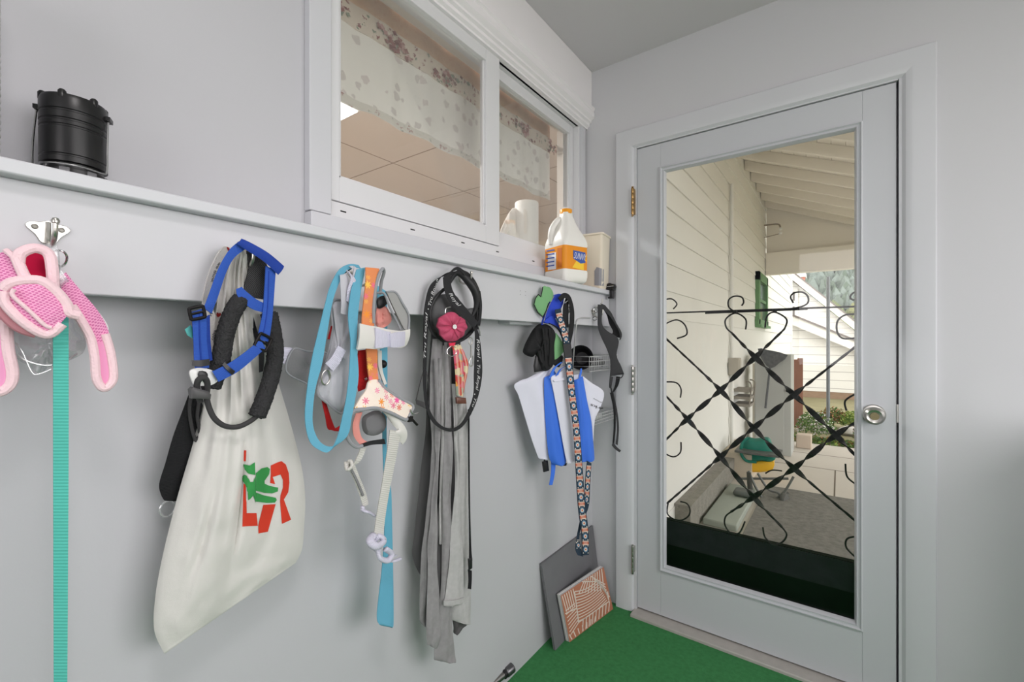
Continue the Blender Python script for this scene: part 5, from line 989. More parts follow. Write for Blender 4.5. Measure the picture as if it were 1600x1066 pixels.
hp_('tether', [(953, 588, 958, 589, .020), (952, 600, 956, 600, .020), (952, 606, 955, 608, .02)], .003, VB2, 0, par=mz, S=SF); hp_('tether', [(963, 588, 969, 589, .02), (961, 602, 966, 602, .02), (957, 612, 959, 613, .02)], .002, M_BLK, 0, par=mz, S=SF)
hp_('tether', [(953, 614, 957, 613, .018), (958, 638, 961, 637, .018), (959, 665, 962, 665, .018), (957, 694, 959.5, 694, .018)], .002, M_BLK, 0, par=mz, S=SF); hp_('tether', [(955, 613, 958, 612, .014), (961, 640, 964, 640, .014), (964, 668, 967, 668, .014), (962, 694, 965, 696, .014)], .002, VB2, 0, par=mz, S=SF)
hp_('tether', [(956, 696, 958, 692, .018), (961, 702, 964, 699, .018), (968, 707, 970, 704, .018)], .003, VB2, 0, par=mz, S=SF)
MB().tube([SF(953, 600, .02), SF(955, 608, .02), SF(956, 614, .02)], .0035, 8).build('tether_lock', M_BLACKP, mz)
kr = thing('key_ring', 'chrome rings bunched on the double hook above the wire basket', 'rings', SF(928, 488, .0))
for cx, cy, r_, t_ in ((927, 487, .010, .4), (931, 484, .012, 1.2), (932, 494, .014, .2), (929, 498, .009, .9)):
    c_ = SF(cx, cy, .012); MB().tube([c_+Vector((math.cos(R(a))*r_*math.cos(t_), math.cos(R(a))*r_*math.sin(t_), math.sin(R(a))*r_)) for a in range(0, 360, 30)], .0013, 8, True).build('split_ring', M_CHROME, kr)
MB().tube([SF(*p) for p in [(930, 480, .015), (936, 478, .024), (941, 472, .03), (941, 467, .03)]], .0022, 8).build('hook_end', M_NICKEL, kr)
WM = mat('wire_steel', (215, 215, 215), rough=.35, metal=.7)
cx0, cx1, cy0, cy1 = .012, .135, -.300, -.020
cad = thing('wire_caddy', 'chrome wire shower caddy with two baskets hanging in the corner beside the door', 'caddy', (.06, -.19, 1.0))
def wire(pts, r=.0013, closed=False, nm='wire', sm=1): MB().tube([Vector(p) for p in pts], r*1.25, 6, closed=closed, sm=sm).build(nm, WM, cad)
hp1 = WX(905, 498, .094); wire([WX(922, 497, .094), hp1, WX(900, 512, .094), WX(896, 560, .06), WX(893, 600, .03), (.02, -.30, .83)], .0022, nm='hanger_wire', sm=6)
def basket(z0, z1, nm):
    for z in [z0+(z1-z0)*k/3 for k in range(4)]: wire([(cx0, cy0, z), (cx1, cy0, z), (cx1, cy1, z), (cx0, cy1, z)], .0015 if z < z1 else .002, True, nm+'_rail')
    for k in range(14):
        y = cy0+(cy1-cy0)*k/13; wire([(cx1, y, z1), (cx1, y, z0), (cx0, y, z0)], .0009, nm=nm+'_wire')
zA, zB = WX(925, 588, .10).z, WX(925, 553, .10).z
basket(1.075, 1.135, 'upper_basket'); basket(.855, .895, 'lower_basket')
bw = thing('black_bowl', 'black bowl lying on its side in the upper basket of the wire caddy', 'bowl', (.06, -.25, 1.078))
b0 = Vector((.070, -.245, 1.128)); ax_ = Vector((.35, -.93, .1)).normalized()
MB().lathe(b0+ax_*.018, [(.0515, 0), (.0495, -.001), (.047, -.004), (.040, -.032), (.026, -.046), (.0005, -.050), (.0005, -.054), (.028, -.050), (.044, -.034), (.0515, -.005), (.0515, 0)], 36, ax_, cap=False).build('bowl_shell', M_BLACKP, bw)
rb = MB(); rb.tube([(.05, -.16, 1.1), (.07, -.12, 1.106), (.09, -.08, 1.1)], .016, 12); 
rb.build('rolled_cloth', mat('gray_cloth', (120, 120, 120), rough=.9), label='gray rolled cloth lying in the upper caddy basket behind the bowl', cat='cloth')
sc2 = MB(); sc2.box(.03, .10, -.30, -.10, .8575, .885); sc2.build('soap_dish', mat('pearly_plastic', (205, 205, 205), rough=.35, var=.15, vscale=60), label='pale plastic dish in the lower caddy basket', cat='dish', bevel=.006)
MB().tube([(.05, -.30, .900), (.08, -.2, .902), (.10, -.10, .902)], .004, 8, flat=.6).build('black_comb', M_BLACKP, label='thin black comb resting across the lower caddy basket', cat='comb')

# ================================================================== floor items in the corner
SL = mat('slate_tile_gray', (112, 112, 115), rough=.55, var=.12, vscale=14, bump=(60, .2)); SLE = mat('tile_edge_rust', (150, 120, 104), rough=.8)
def leaning(pts, n, th): 
    m = MB(); m.prism(pts, Vector(n)*th); return m
bl0 = Vector((.056, -.425, .0015)); tl0 = Vector((.006, -.425, .0)); tl0.z = WX(843, 883, .006).z
ptl = WX(843, 883, .008); A0 = Vector((.056, -.432, .002)); A3 = Vector((.010, ptl.y+.01, ptl.z)); yR = -.012
A1 = Vector((.056, yR, .002)); A2 = Vector((.010, yR, A3.z)); nrm = (A3-A0).cross(A1-A0).normalized(); nrm = nrm if nrm.x < 0 else -nrm
ml = leaning([A0, A1, A2, A3], nrm, .008); sl = ml.build('stone_tile', SL, label='large dark gray stone tile leaning against the wall in the corner', cat='tile', smooth=0, bevel=.001)
TC = mat('terracotta_print_tile', (182, 118, 92), rough=.6, var=.08, vscale=30); TW = mat('cream_tile_lines', (228, 214, 202), rough=.6); TS = mat('tile_side_white', (205, 203, 202), rough=.7)
Cp = [WX(890, 1005, .092), WX(958, 952, .092), WX(943, 886, .060), WX(876, 930, .060)]
B0 = Vector((.098, -.345, .002)); B1 = Vector((.110, -.075, .002)); 
p1 = WZ(890, 1004, .002); p2 = WZ(958, 952, .002); B0, B1 = p1, p2; hd_ = (p2-p1).normalized(); lean = Vector((-.10, .03, .99)).normalized(); hh = .215
q4_ = [(lambda d: p1+lean*.0)(0)]
def plane_hit(px, py, o, n):
    d = ray(px, py); return CAM+d*((o-CAM).dot(n)/d.dot(n))
pn = hd_.cross(lean).normalized(); pn = pn if pn.x > 0 else -pn
T3 = plane_hit(943, 886, p1, pn); T4 = plane_hit(876, 931, p1, pn)
for k in range(2):
    off = -pn*(.0085*k+.0012*k); sh = Vector((0, -.004*k, .003*k)); m = MB(); P_ = [p1+off+sh, p2+off+sh, T3+off+sh, T4+off+sh]
    for v in P_: v.z = max(v.z, .002)
    m.prism(P_, -pn*.0075, 1 if k else 0)
    for i in range(len(m.m)): m.m[i] = 1 if (k or i > 1) else 0
    if k == 0:
        bv = m.bvh()
        def Lq(u, v): a = (890+(958-890)*u, 1004+(952-1004)*u); b = (876+(943-876)*u, 931+(886-931)*u); return (a[0]+(b[0]-a[0])*v, a[1]+(b[1]-a[1])*v)
        def line(a, b, w_=.011, cur=0):
            n_ = 12; pts = []
            for i in range(n_+1):
                t = i/n_; u = a[0]+(b[0]-a[0])*t; v = a[1]+(b[1]-a[1])*t+cur*math.sin(math.pi*t); pts.append((u, v))
            for s_, e_ in zip(pts, pts[1:]):
                dx, dy = e_[0]-s_[0], e_[1]-s_[1]; l = math.hypot(dx, dy) or 1; nx, ny = -dy/l*w_, dx/l*w_
                m.decal(bv, poly_tris([Lq(*q) for q in ((s_[0]+nx, s_[1]+ny), (e_[0]+nx, e_[1]+ny), (e_[0]-nx, e_[1]-ny), (s_[0]-nx, s_[1]-ny))]), 2, .0005, 0)
        for i in range(11): line((.30-i*.006, .90-i*.062), (.80+i*.012, .80-i*.052), .010, -.05)
        for i in range(9): line((.55+i*.05, .99), (.38+i*.065, .80-i*.035), .010)
        for i in range(7): line((.70+i*.045, .985-i*.09), (.95, .62-i*.07), .009)
        for i in range(8): line((.04, .12+i*.075), (.26, .25+i*.06), .010)
        for i in range(7): line((.06+i*.085, .02), (.02+i*.10, .16-i*.005), .010)
        for i in range(9): line((.30+i*.075, .02), (.36+i*.075, .24-i*.004), .010)
        for i in range(6): line((.03+i*.05, .98), (.06+i*.045, .62), .009)
        line((.30, .90), (.26, .25), .012); line((.26, .25), (.95, .22), .012); line((.80, .82), (.98, .30), .012); line((.02, .60), (.28, .55), .012); line((.5, .99), (.8, .8), .012)
    m.build('patterned_tile', [TC, TS, TW], label='terracotta tile with cream carved line pattern leaning in front of the slab' if k == 0 else 'plain pale tile edge showing directly behind the terracotta patterned tile', cat='tile', smooth=0)
# metal pole
pA = Vector((.045, -.655, .019)); pB = WZ(772, 1066, .03); pB = Vector((.055, -.90, .022)); dr = (pB-pA).normalized()
e1 = WZ(801, 1043, .044)
po = thing('metal_pole', 'end of a brushed metal tube lying on the floor along the wall', 'pole', e1)
dirp = (WZ(735, 1097, .030)-e1).normalized()
MB().tube([e1+dirp*.03, e1+dirp*.75], .0115, 20).build('tube', mat('brushed_steel', (150, 148, 146), rough=.35, metal=1), po); MB().lathe(e1, [(.014, 0), (.0165, .002), (.0165, .030), (.014, .034)], 24, dirp).build('end_cap', mat('dark_steel', (110, 110, 112), rough=.35, metal=.9), po)
MB().lathe(e1+dirp*.036, [(.0135, 0), (.0150, .002), (.0150, .008), (.0135, .010)], 24, dirp).build('rubber_ring', M_BLACKP, po)

# ================================================================== outside, seen through the door glass
GZ = -.15
CONC = mat('pale_concrete', (198, 191, 181), rough=.9, var=.1, vscale=3, bump=(40, .4, .004)); DIRT = mat('garden_soil', (120, 104, 84), rough=1, var=.3, vscale=6)
struct('patio', quad_wall([(-.2, 6, .12, 5.15, GZ-.1, GZ)]), CONC, smooth=0)
struct('ground', quad_wall([(-6, 14, 5.15, 70, GZ-.6, GZ-.04), (2.75, 14, -8, 5.15, GZ-.6, GZ-.11)]), mat('yard_ground', (128, 122, 92), rough=1, var=.3, vscale=2), smooth=0)
jt = MB()
for y in (3.82, 4.5): jt.box(.1, 5, y, y+.012, GZ, GZ+.001)
jt.box(.90, .912, 2.85, 3.82, GZ, GZ+.001); struct('patio_joint', jt, mat('joint_dark', (110, 100, 90), rough=1), smooth=0)
MB().box(.40, 1.9, .35, 2.82, GZ, GZ+.012).build('door_mat', mat('charcoal_outdoor_mat', (122, 119, 114), rough=1, var=.45, vscale=30, bump=(150, 1, .004)), label='large worn charcoal outdoor mat on the concrete patio', cat='mat')
# clapboard wall
CLP = mat('cream_clapboard_paint', (226, 225, 219), rough=.7, var=.05, vscale=1.5, bump=(20, .15, .002))
def clap(x_face, y0, y1, z0, z1, ex, t=.012, seg=None):
    m = MB(); z = z0
    while z < z1:
        zt = min(z+ex, z1); m.add([(x_face+t, y0, z), (x_face+t, y1, z), (x_face+.001, y1, zt), (x_face+.001, y0, zt), (x_face, y0, z), (x_face, y1, z)], [(0, 1, 2, 3), (4, 5, 1, 0)]); z += ex
    m.box(x_face-.12, x_face+.0005, y0, y1, z0, z1); return m
struct('wall_clapboard', clap(-.012, .121, 10.9, .02, 3.6, .19), CLP, smooth=0)
struct('wall_clapboard_base', quad_wall([(-.14, .004, .121, 10.9, -.2, .03)]), CLP, smooth=0)
struct('trim_corner_board', box(-.14, .016, 10.78, 10.92, -.2, 3.6), mat('white_exterior_trim', (236, 236, 232), rough=.6), smooth=0)
MB().tube([(.022, 3.27, GZ), (.022, 3.27, 2.86)], .018, 12).build('conduit_pipe', CLP, label='vertical painted pipe on the clapboard wall', cat='pipe')
em_ = thing('electric_box', 'small gray box mounted on the vertical painted pipe', 'box', (.03, 3.27, .9)); MB().box(.0, .10, 3.20, 3.34, .84, 1.02).build('box_body', mat('weathered_gray', (176, 170, 158), rough=.7), em_, bevel=.004); MB().box(.10, .105, 3.22, 3.32, .86, 1.0).build('box_cover', MATS['weathered_gray'], em_)
# porch roof
PRF = mat('cream_porch_paint', (240, 234, 224), rough=.7, var=.04, vscale=2)
def rz(x): return 3.42-.41*x
rfm = MB()
for i in range(30):
    xa = i*.11; xb = xa+.106; rfm.add([(xa, .12, rz(xa)), (xb, .12, rz(xb)), (xb, 6.5, rz(xb)), (xa, 6.5, rz(xa)), (xa, .12, rz(xa)+.05), (xb, .12, rz(xb)+.05), (xb, 6.5, rz(xb)+.05), (xa, 6.5, rz(xa)+.05)], [(0, 3, 2, 1), (4, 5, 6, 7), (0, 1, 5, 4), (2, 3, 7, 6), (1, 2, 6, 5), (3, 0, 4, 7)])
rfm.add([(0, .12, rz(0)+.05), (3.3, .12, rz(3.3)+.05), (3.3, 6.5, rz(3.3)+.05), (0, 6.5, rz(0)+.05)], [(0, 1, 2, 3)])
struct('roof_porch', rfm, PRF, smooth=0)
for k in range(13):
    y = .45+k*.47; m = MB(); m.prism([(0.0, y, rz(0)-.002), (3.25, y, rz(3.25)-.002), (3.25, y, rz(3.25)-.115), (0.0, y, rz(0)-.115)], (0, .045, 0)); struct('trim_rafter', m, PRF, smooth=0)
m = MB(); m.prism([(0.004, 6.2, 2.56), (3.2, 6.2, 2.56), (3.2, 6.2, max(2.58, rz(3.2))), (2.05, 6.2, rz(2.05)), (.004, 6.2, rz(0.004)-.003)][:3]+[(2.07, 6.2, rz(2.07)), (.004, 6.2, rz(.004)-.003)], (0, .03, 0)); struct('wall_porch_gable', m, PRF, smooth=0)
struct('trim_porch_header', box(.004, 3.25, 6.12, 6.26, 2.24, 2.58), PRF, smooth=0)
for y, nm in ((6.19, 0), (3.1, 0)): struct('trim_porch_post', box(3.0, 3.12, y-.06, y+.06, GZ, 2.26), PRF, smooth=0)
fx = thing('floodlight', 'white bracket floodlight with two bulbs high on the clapboard wall', 'light', (.02, 5.95, 2.9)); 
MB().tube([(.0, 5.98, 2.99), (.18, 5.98, 2.98), (.215, 5.98, 2.93)], .012, 10).tube([(.0, 5.98, 2.80), (.2, 5.98, 2.83)], .006, 8).build('bracket', mat('bracket_gray', (150, 140, 128), rough=.6), fx)
for dz in (2.90, 2.84): MB().lathe((.215, 5.96, dz), [(.012, 0), (.02, .02), (.024, .035), (.012, .045), (.001, .048)], 14, (.2, -1, -.3)).build('bulb', M_WHITEP, fx)
# green window
GRN = mat('green_window_paint', (104, 142, 100), rough=.6); gw = MB(); y0, y1, z0, z1 = 5.0, 6.0, 1.42, 2.14; y0, y1 = 6.5, 8.0
gy0, gy1 = 5.1, 6.05
frm = MB()
for a in ((gy0, gy0+.12, 1.44, 2.17), (gy1-.10, gy1, 1.44, 2.17), (gy0, gy1, 2.05, 2.17), (gy0-.04, gy1+.04, 1.40, 1.50)): frm.box(-.005, .045, *a)
frm.box(-.005, .075, gy0-.05, gy1+.05, 1.39, 1.425); wn2 = frm.build('window_2', GRN, kind='structure', smooth=0)
MB().box(-.005, .012, gy0+.1, gy1-.08, 1.49, 2.06).build('pane', mat('dim_window_glass', (96, 108, 104), rough=.08, spec=.8, var=.2, vscale=3), wn2); MB().box(.010, .03, gy0+.1, gy1-.08, 1.76, 1.80).build('mullion', GRN, wn2)
# steps and tray by the wall
STN = mat('rough_stone_block', (140, 136, 128), rough=1, var=.3, vscale=18, bump=(60, 1, .01)); BEC = mat('beige_concrete', (196, 184, 166), rough=.9, var=.08)
struct('trim_foundation_ledge', quad_wall([(.0, .11, 1.3, 2.9, GZ, .05)]), STN, smooth=0); struct('trim_concrete_step', quad_wall([(.0, .26, 2.9, 3.6, GZ, .10)]), BEC, smooth=0)
MB().box(.13, .36, 1.55, 2.55, GZ, GZ+.05).build('storage_tray', mat('gray_green_plastic', (158, 164, 154), rough=.6), bevel=.01, label='flat gray green plastic slab beside the clapboard wall', cat='slab')
# cabinet
CAB = mat('gray_cabinet_paint', (176, 178, 174), rough=.5, var=.04, vscale=2)
cb_ = thing('storage_cabinet', 'tall gray storage cabinet standing outside against the clapboard wall', 'cabinet', (.3, 4.5, GZ)); cxa, cxb, cya, cyb = WY(1179, 600, 4.2).x, WY(1236, 600, 4.2).x, 4.2, 4.62
MB().box(cxa, cxb, cya, cyb, GZ, 1.035).build('cabinet_body', CAB, cb_, smooth=0, bevel=.004); MB().box(cxa+.01, cxb-.07, cya-.014, cya, GZ+.05, 1.02).build('cabinet_door', CAB, cb_, smooth=0, bevel=.003); MB().lathe((cxb-.03, cya-.001, .62), [(.012, 0), (.012, .02), (.022, .03), (.02, .04), (.002, .044)], 14, (0, -1, 0)).build('door_knob', M_DARKM, cb_)
MB().box(cxa-.03, cxa-.004, cya+.05, cyb, GZ, .92).build('white_board', mat('white_exterior_board', (225, 220, 205), rough=.7), label='narrow white board standing between the cabinet and the wall', cat='board')
sv = thing('garden_rake', 'dark metal scoop shovel leaning head up on the gray cabinet', 'shovel', (.3, 4.1, .0)); SV = Surf((0, 4.14, 0), (0, -1)); mm = mat('dark_galvanised_steel', (96, 98, 100), rough=.7, metal=.2, var=.6, vscale=30)
sv.name = 'scoop_shovel'
MB().patch(SV, [(1184, 545), (1200, 547), (1231, 555), (1217, 568), (1204, 576), (1192, 564)], .006, .004, off=.03, sm=2).build('shovel_blade', mm, sv); MB().tube([SV(1203, 574, .01), SV(1199, 610, .01), SV(1196, 638, .01)], .012, 10).build('shovel_handle', mm, sv)
# wall shelf bracket thing
wb = thing('wall_basket', 'gray metal basket fixed to the clapboard wall beside the pipe', 'basket', (.05, 3.7, .45)); 
for z in (.64, .56, .48): MB().box(.0, .16, 3.50, 3.80, z, z+.03).build('slat', mat('basket_gray', (140, 134, 124), rough=.6), wb)
MB().tube([(.15, 3.52, .50), (.17, 3.52, .72), (.12, 3.52, .76)], .008, 8).tube([(.15, 3.78, .50), (.17, 3.78, .72), (.12, 3.78, .76)], .008, 8).build('basket_frame', MATS['basket_gray'], wb)
# ride-on toy / chair stack and cart
cart = thing('green_tub', 'dark green moulded plastic tub resting on a yellow one', 'tub', (.35, 2.9, .2)); SG = Surf((.30, 2.95, 0), (.1, -1))
TG = mat('green_plastic', (34, 118, 102), rough=.4); TY = mat('yellow_plastic', (232, 180, 50), rough=.4)
MB().patch(SG, [(1160, 700), (1166, 688), (1180, 690), (1200, 688), (1207, 700), (1212, 716), (1203, 722), (1190, 720), (1176, 722), (1164, 718)], .16, .03, sm=3).build('tub_body', TG, cart, smooth=60)
MB().tube([SG(*p) for p in [(1170, 684, .04), (1160, 692, .05), (1158, 708, .05), (1166, 720, .05), (1182, 722, .05)]], .014, 10).build('tub_rim', TG, cart, smooth=60)
ty = MB(); ty.patch(SG, [(1160, 719), (1180, 722), (1208, 720), (1208, 733), (1200, 737), (1176, 738), (1163, 732)], .18, .02, sm=2, off=-.01).build('yellow_tub', TY, label='yellow plastic tub under the dark green one', cat='tub', smooth=60)
BG = mat('worn_gray_metal', (108, 108, 106), rough=.5, metal=.4, var=.3, vscale=30); bi = thing('folded_scooter', 'weathered gray two-wheeled folding cart frame standing below the yellow tub', 'cart', (.3, 2.5, GZ)); bi.name = 'folding_cart'
SB = Surf((.33, 2.45, 0), (.15, -1))
MB().box(cxa+.02, .50, 2.80, 3.1, .13, .15).build('cart_shelf', BG, bi); 
for a in ([(1170, 736, 0), (1180, 760, .02), (1196, 790, .02), (1194, 822, .04), (1188, 826, .05)], [(1170, 736, .0), (1176, 770, .02), (1184, 800, .04), (1190, 824, .05)], [(1184, 740, 0), (1200, 764, 0), (1215, 770, 0), (1222, 778, .02)], [(1158, 748, -.05), (1232, 748, -.05)], [(1194, 792, .03), (1212, 780, 0), (1226, 768, -.04), (1240, 745, -.06)], [(1196, 800, .03), (1214, 790, 0), (1232, 770, -.04)]):
    MB().tube([SB(*p) for p in a], .010, 8).build('frame_tube', BG, bi)
MB().tube([SB(*p) for p in [(1170, 738, 0), (1172, 770, .02), (1178, 805, .05), (1186, 826, .06)]], .026, 10, flat=.5).build('front_panel', mat('charcoal_panel', (82, 80, 78), rough=.7, var=.2), bi)
wc_ = SB(1190, 812, .03); MB().lathe(wc_-Vector((.0, .0, 0)), [(.055, 0), (.06, .01), (.06, .03), (.055, .04)], 20, (.9, -.3, 0)).build('wheel', mat('gray_rubber', (96, 94, 92), rough=.8), bi); MB().lathe(SB(1222, 780, .0), [(.05, 0), (.055, .01), (.055, .025), (.05, .035)], 20, (.9, -.3, 0)).build('wheel', MATS['gray_rubber'], bi)
MB().tube([SB(*p) for p in [(1196, 740, .0), (1206, 735, .0), (1222, 736, .0)]], .006, 8).build('brake_lever', M_DARKM, bi)
MB().box(.22, .37, 2.18, 2.32, GZ+.055, GZ+.10).build('gray_bin', mat('dark_bin', (96, 98, 96), rough=.5), label='small gray plastic bin on the slab beside the cart', cat='bin', bevel=.02)
# bricks / post / pole
MB().box(.50, .66, 4.75, 4.92, GZ, GZ+.17).build('concrete_block', mat('beige_block', (200, 184, 168), rough=.9), label='beige concrete block on the patio edge right of the cabinet', cat='block', bevel=.01)
m = MB()
for k in range(3): m.box(.27+.072*k, .341+.072*k, 6.30, 6.34, GZ, .93-.02*(k % 2))
m.build('brown_fence', mat('brown_fence_wood', (150, 108, 92), rough=.85, var=.15, vscale=10), label='short brown wooden fence panel right of the gray cabinet', cat='fence', smooth=0)
pw = WZ(1294, 668, GZ); MB().tube([(pw.x, pw.y, GZ), (pw.x, pw.y, 2.2)], .024, 12).build('steel_post', mat('steel_post_gray', (128, 134, 140), rough=.5, metal=.5), label='slim gray steel post standing in the garden bed', cat='post')
# plants
rnd = random.Random(11); PLG = [mat('leaf_green', (98, 132, 62), rough=.8, var=.3, vscale=20), mat('leaf_dark', (72, 104, 54), rough=.8, var=.3, vscale=20), mat('leaf_dry', (150, 110, 70), rough=.9), mat('white_bloom', (226, 222, 220), rough=.8), mat('leaf_yellow_green', (150, 168, 84), rough=.8)]
def foliage(m, c, r, n, mix_, ls=.03, zs=1.0):
    for _ in range(n):
        a = rnd.uniform(0, 2*math.pi); ph_ = math.acos(rnd.uniform(-.2, 1)); q = r*rnd.uniform(.5, 1); p = Vector(c)+Vector((math.cos(a)*math.sin(ph_)*q, math.sin(a)*math.sin(ph_)*q, math.cos(ph_)*q*zs))
        d = Vector((rnd.uniform(-1, 1), rnd.uniform(-1, 1), rnd.uniform(-.3, 1))).normalized(); e_ = d.cross(Vector((rnd.uniform(-1, 1), rnd.uniform(-1, 1), .3))).normalized(); s_ = ls*rnd.uniform(.6, 1.3)
        m.add([p-d*s_, p+e_*s_*.45, p+d*s_, p-e_*s_*.45], [(0, 1, 2, 3)], rnd.choice(mix_))
for i, (x, y, r_, mx, lb_) in enumerate(((.66, 5.75, .26, [0, 0, 1, 3], 'leafy green shrub with small white blooms beside the brown fence'), (1.12, 6.8, .20, [4, 4, 0], 'yellow green round shrub at the right edge of the door glass'), (.86, 6.9, .22, [0, 2, 2, 1], 'rust and green shrub behind the steel post'), (1.3, 5.7, .22, [0, 1, 2], 'low dark green shrub right of the steel post'))):
    s0 = thing('garden_shrub', lb_, 'shrub', (x, y, GZ)); m = MB(); foliage(m, (x, y, GZ+r_*.35), r_, 900, mx, .022); m.build('foliage', PLG, s0, smooth=0); MB().tube([(x, y, GZ-.03), (x+.02, y, GZ+r_)], .008, 6).tube([(x, y, GZ), (x-.08, y+.03, GZ+r_*.8)], .006, 6).build('stem', DIRT, s0)
m = MB()
for _ in range(120): foliage(m, (rnd.uniform(.35, 3), rnd.uniform(5.22, 5.6), GZ-.02), .07, 26, [0, 0, 1, 4, 2], .022)
m.build('ground_cover', PLG, kind='stuff', label='low green ground cover along the edge of the concrete', cat='ground cover', smooth=0)
for i in range(5):
    x = .75+i*.3; y = 6.35+.1*math.sin(i*3); m = MB(); m.lathe((x, y, GZ-.04), [(.12, 0), (.15, .04), (.12, .10), (.05, .13), (.001, .135)], 10, (0, 0, 1))
    for j, v in enumerate(m.v): m.v[j] = v+Vector((noise.noise(v*9)*.04, noise.noise(v*9+Vector((3, 0, 0)))*.04, 0))
    m.build('garden_rock', mat('pale_rock', (190, 186, 180), rough=.9, var=.1), label='pale rock edging the garden bed behind the shrubs', cat='rock', group='pale rocks edging the garden bed', smooth=60)
# garage
GYY = 11.3; SGR = Surf((0, GYY, 0), (0, -1)); WHT = mat('white_siding', (232, 230, 224), rough=.7)
def sid(N, c, tc):
    sp_ = N.n('ShaderNodeSeparateXYZ'); N.link(tc.outputs['Object'], sp_.inputs[0]); f_ = N.math('FRACT', N.math('MULTIPLY', sp_.outputs[2], 1/.20)); N.link(N.mix(N.math('LESS_THAN', f_, .07), c, lin((176, 172, 168))), N.b.inputs['Base Color']); N.bump(f_, .5, .01)
SID = mat('white_lap_siding', (232, 230, 225), rough=.7, fn=sid)
a0 = WY(1215, 497, GYY); a1 = WY(1336, 547, GYY); sl_ = (a1.z-a0.z)/(a1.x-a0.x)
def gz(x): return a0.z+sl_*(x-a0.x)
gar = thing('garage', 'white sided garage with sloping roof edge across the yard', 'building', (1.5, GYY, GZ))
m = MB(); m.prism([(-1.0, GYY, -.03), (3.4, GYY, -.03), (3.4, GYY, gz(3.4)), (-1.0, GYY, gz(-1.0))], (0, 3, 0)); m.build('siding_wall', SID, gar, smooth=0)
m = MB(); m.box(-1.0, 3.4, GYY+.01, GYY+3, GZ-.5, -.03); m.build('brick_foundation', mat('brown_brick_base', (150, 126, 106), rough=.9, var=.2, vscale=9), gar, smooth=0)
m = MB(); m.prism([(-1.0, GYY-.25, gz(-1.0)-.02), (3.7, GYY-.25, gz(3.7)-.02), (3.7, GYY-.25, gz(3.7)+.20), (-1.0, GYY-.25, gz(-1.0)+.20)], (0, .04, 0)); m.build('rake_board', WHT, gar, smooth=0)
m = MB(); m.prism([(-1.0, GYY-.28, gz(-1.0)+.20), (3.7, GYY-.28, gz(3.7)+.20), (3.7, GYY-.28, gz(3.7)+.25), (-1.0, GYY-.28, gz(-1.0)+.25)], (0, 3.6, 0)); m.build('roof', mat('gray_shingles', (120, 112, 108), rough=.9, var=.2, vscale=20), gar, smooth=0)
# gabled neighbour house
HY = 18.0; pk_ = WY(1232, 434, HY); pr2 = WY(1318, 503, HY); s2 = (pr2.z-pk_.z)/(pr2.x-pk_.x)
nh = thing('neighbour_house', 'white gabled neighbour house with brick chimney beyond the garage', 'building', (pk_.x, HY, GZ)); W_ = 3.2
m = MB(); m.prism([(pk_.x-W_, HY, -1), (pk_.x+W_, HY, -1), (pk_.x+W_, HY, pk_.z+s2*W_), (pk_.x, HY, pk_.z), (pk_.x-W_, HY, pk_.z+s2*W_)], (0, 6, 0)); m.build('gable_wall', SID, nh, smooth=0)
for s_ in (1, -1):
    W2 = 2.7 if s_ > 0 else 3.5; m = MB(); m.prism([(pk_.x, HY-.4, pk_.z+.02), (pk_.x+s_*W2, HY-.4, pk_.z+s2*W2+.02), (pk_.x+s_*W2, HY-.4, pk_.z+s2*W2+.30), (pk_.x, HY-.4, pk_.z+.30)], (0, .1, 0)); m.build('barge_board', WHT, nh, smooth=0)
    m = MB(); m.prism([(pk_.x, HY-.45, pk_.z+.30), (pk_.x+s_*W2, HY-.45, pk_.z+s2*W2+.30), (pk_.x+s_*W2, HY-.45, pk_.z+s2*W2+.36), (pk_.x, HY-.45, pk_.z+.36)], (0, 6.5, 0)); m.build('roof', MATS['gray_shingles'], nh, smooth=0)
wa = WY(1224, 457, HY); wb2 = WY(1242, 494, HY); f_ = MB(); f_.box(wa.x-.4, wb2.x+.1, HY-.06, HY, wb2.z-.1, wa.z+.1); wf2 = f_.build('window', WHT, nh, smooth=0); mid = (wa.z+wb2.z)/2
MB().box(wa.x-.3, wb2.x, HY-.08, HY-.06, mid+.12, wa.z).box(wa.x-.3, wb2.x, HY-.08, HY-.06, wb2.z, mid-.1).build('pane', mat('dark_window_pane', (110, 106, 104), rough=.3), wf2)
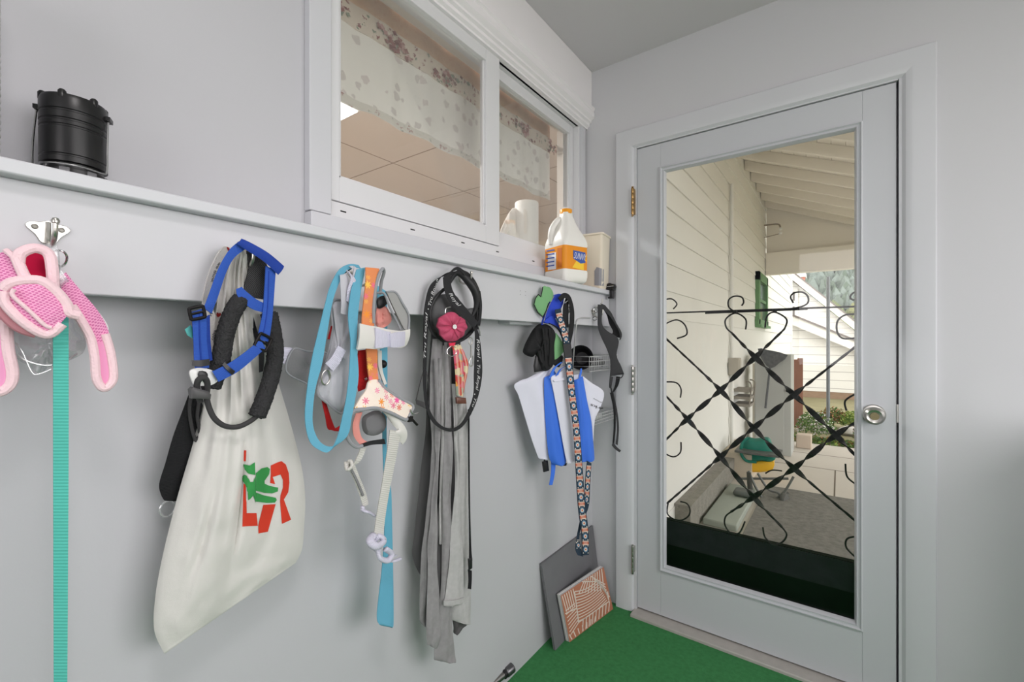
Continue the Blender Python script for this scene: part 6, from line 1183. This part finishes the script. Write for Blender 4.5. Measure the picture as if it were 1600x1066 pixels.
c0 = WY(1240, 445, HY+2); c1 = WY(1252, 433, HY+2); ch = MB().box(c0.x, c1.x+.1, HY+2, HY+2.6, c0.z-2.0, c1.z).build('chimney', mat('orange_brick', (196, 110, 78), rough=.9, var=.15, vscale=6), nh, smooth=0); MB().box(c0.x-.05, c1.x+.15, HY+1.95, HY+2.65, c1.z, c1.z+.15).build('chimney_cap', WHT, nh, smooth=0)
# forested hillside
hm = MB(); n_ = 70; vs = []
def hz(x, y): return -3+max(0, (y-45))*.62+6*noise.noise((x*.02, y*.02, 1))
for i in range(n_+1):
    for j in range(n_+1): x = -70+140*i/n_; y = 34+120*j/n_; vs.append((x, y, hz(x, y)))
hm.add(vs, [(i*(n_+1)+j, (i+1)*(n_+1)+j, (i+1)*(n_+1)+j+1, i*(n_+1)+j+1) for i in range(n_) for j in range(n_)]); struct('hillside', hm, mat('forest_floor', (112, 124, 104), rough=1, var=.2, vscale=.3), smooth=60)
ft = MB(); rnd = random.Random(5)
for _ in range(5200):
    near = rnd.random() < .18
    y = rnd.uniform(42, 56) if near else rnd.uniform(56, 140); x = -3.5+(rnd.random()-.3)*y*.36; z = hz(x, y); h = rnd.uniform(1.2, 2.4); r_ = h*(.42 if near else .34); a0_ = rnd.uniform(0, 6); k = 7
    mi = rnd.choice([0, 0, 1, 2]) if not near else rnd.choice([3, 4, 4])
    ring = [(x+math.cos(a0_+i*2*math.pi/k)*r_*rnd.uniform(.7, 1.1), y+math.sin(a0_+i*2*math.pi/k)*r_*rnd.uniform(.7, 1.1), z+h*rnd.uniform(.0, .25)) for i in range(k)]
    mid = [(x+math.cos(a0_+.4+i*2*math.pi/k)*r_*rnd.uniform(.4, .8), y+math.sin(a0_+.4+i*2*math.pi/k)*r_*rnd.uniform(.4, .8), z+h*rnd.uniform(.5, .75)) for i in range(k)]
    ft.add(ring+mid+[(x, y, z+h*rnd.uniform(.9, 1.15))], [(i, (i+1) % k, k+(i+1) % k, k+i) for i in range(k)]+[(k+i, k+(i+1) % k, 2*k) for i in range(k)], mi)
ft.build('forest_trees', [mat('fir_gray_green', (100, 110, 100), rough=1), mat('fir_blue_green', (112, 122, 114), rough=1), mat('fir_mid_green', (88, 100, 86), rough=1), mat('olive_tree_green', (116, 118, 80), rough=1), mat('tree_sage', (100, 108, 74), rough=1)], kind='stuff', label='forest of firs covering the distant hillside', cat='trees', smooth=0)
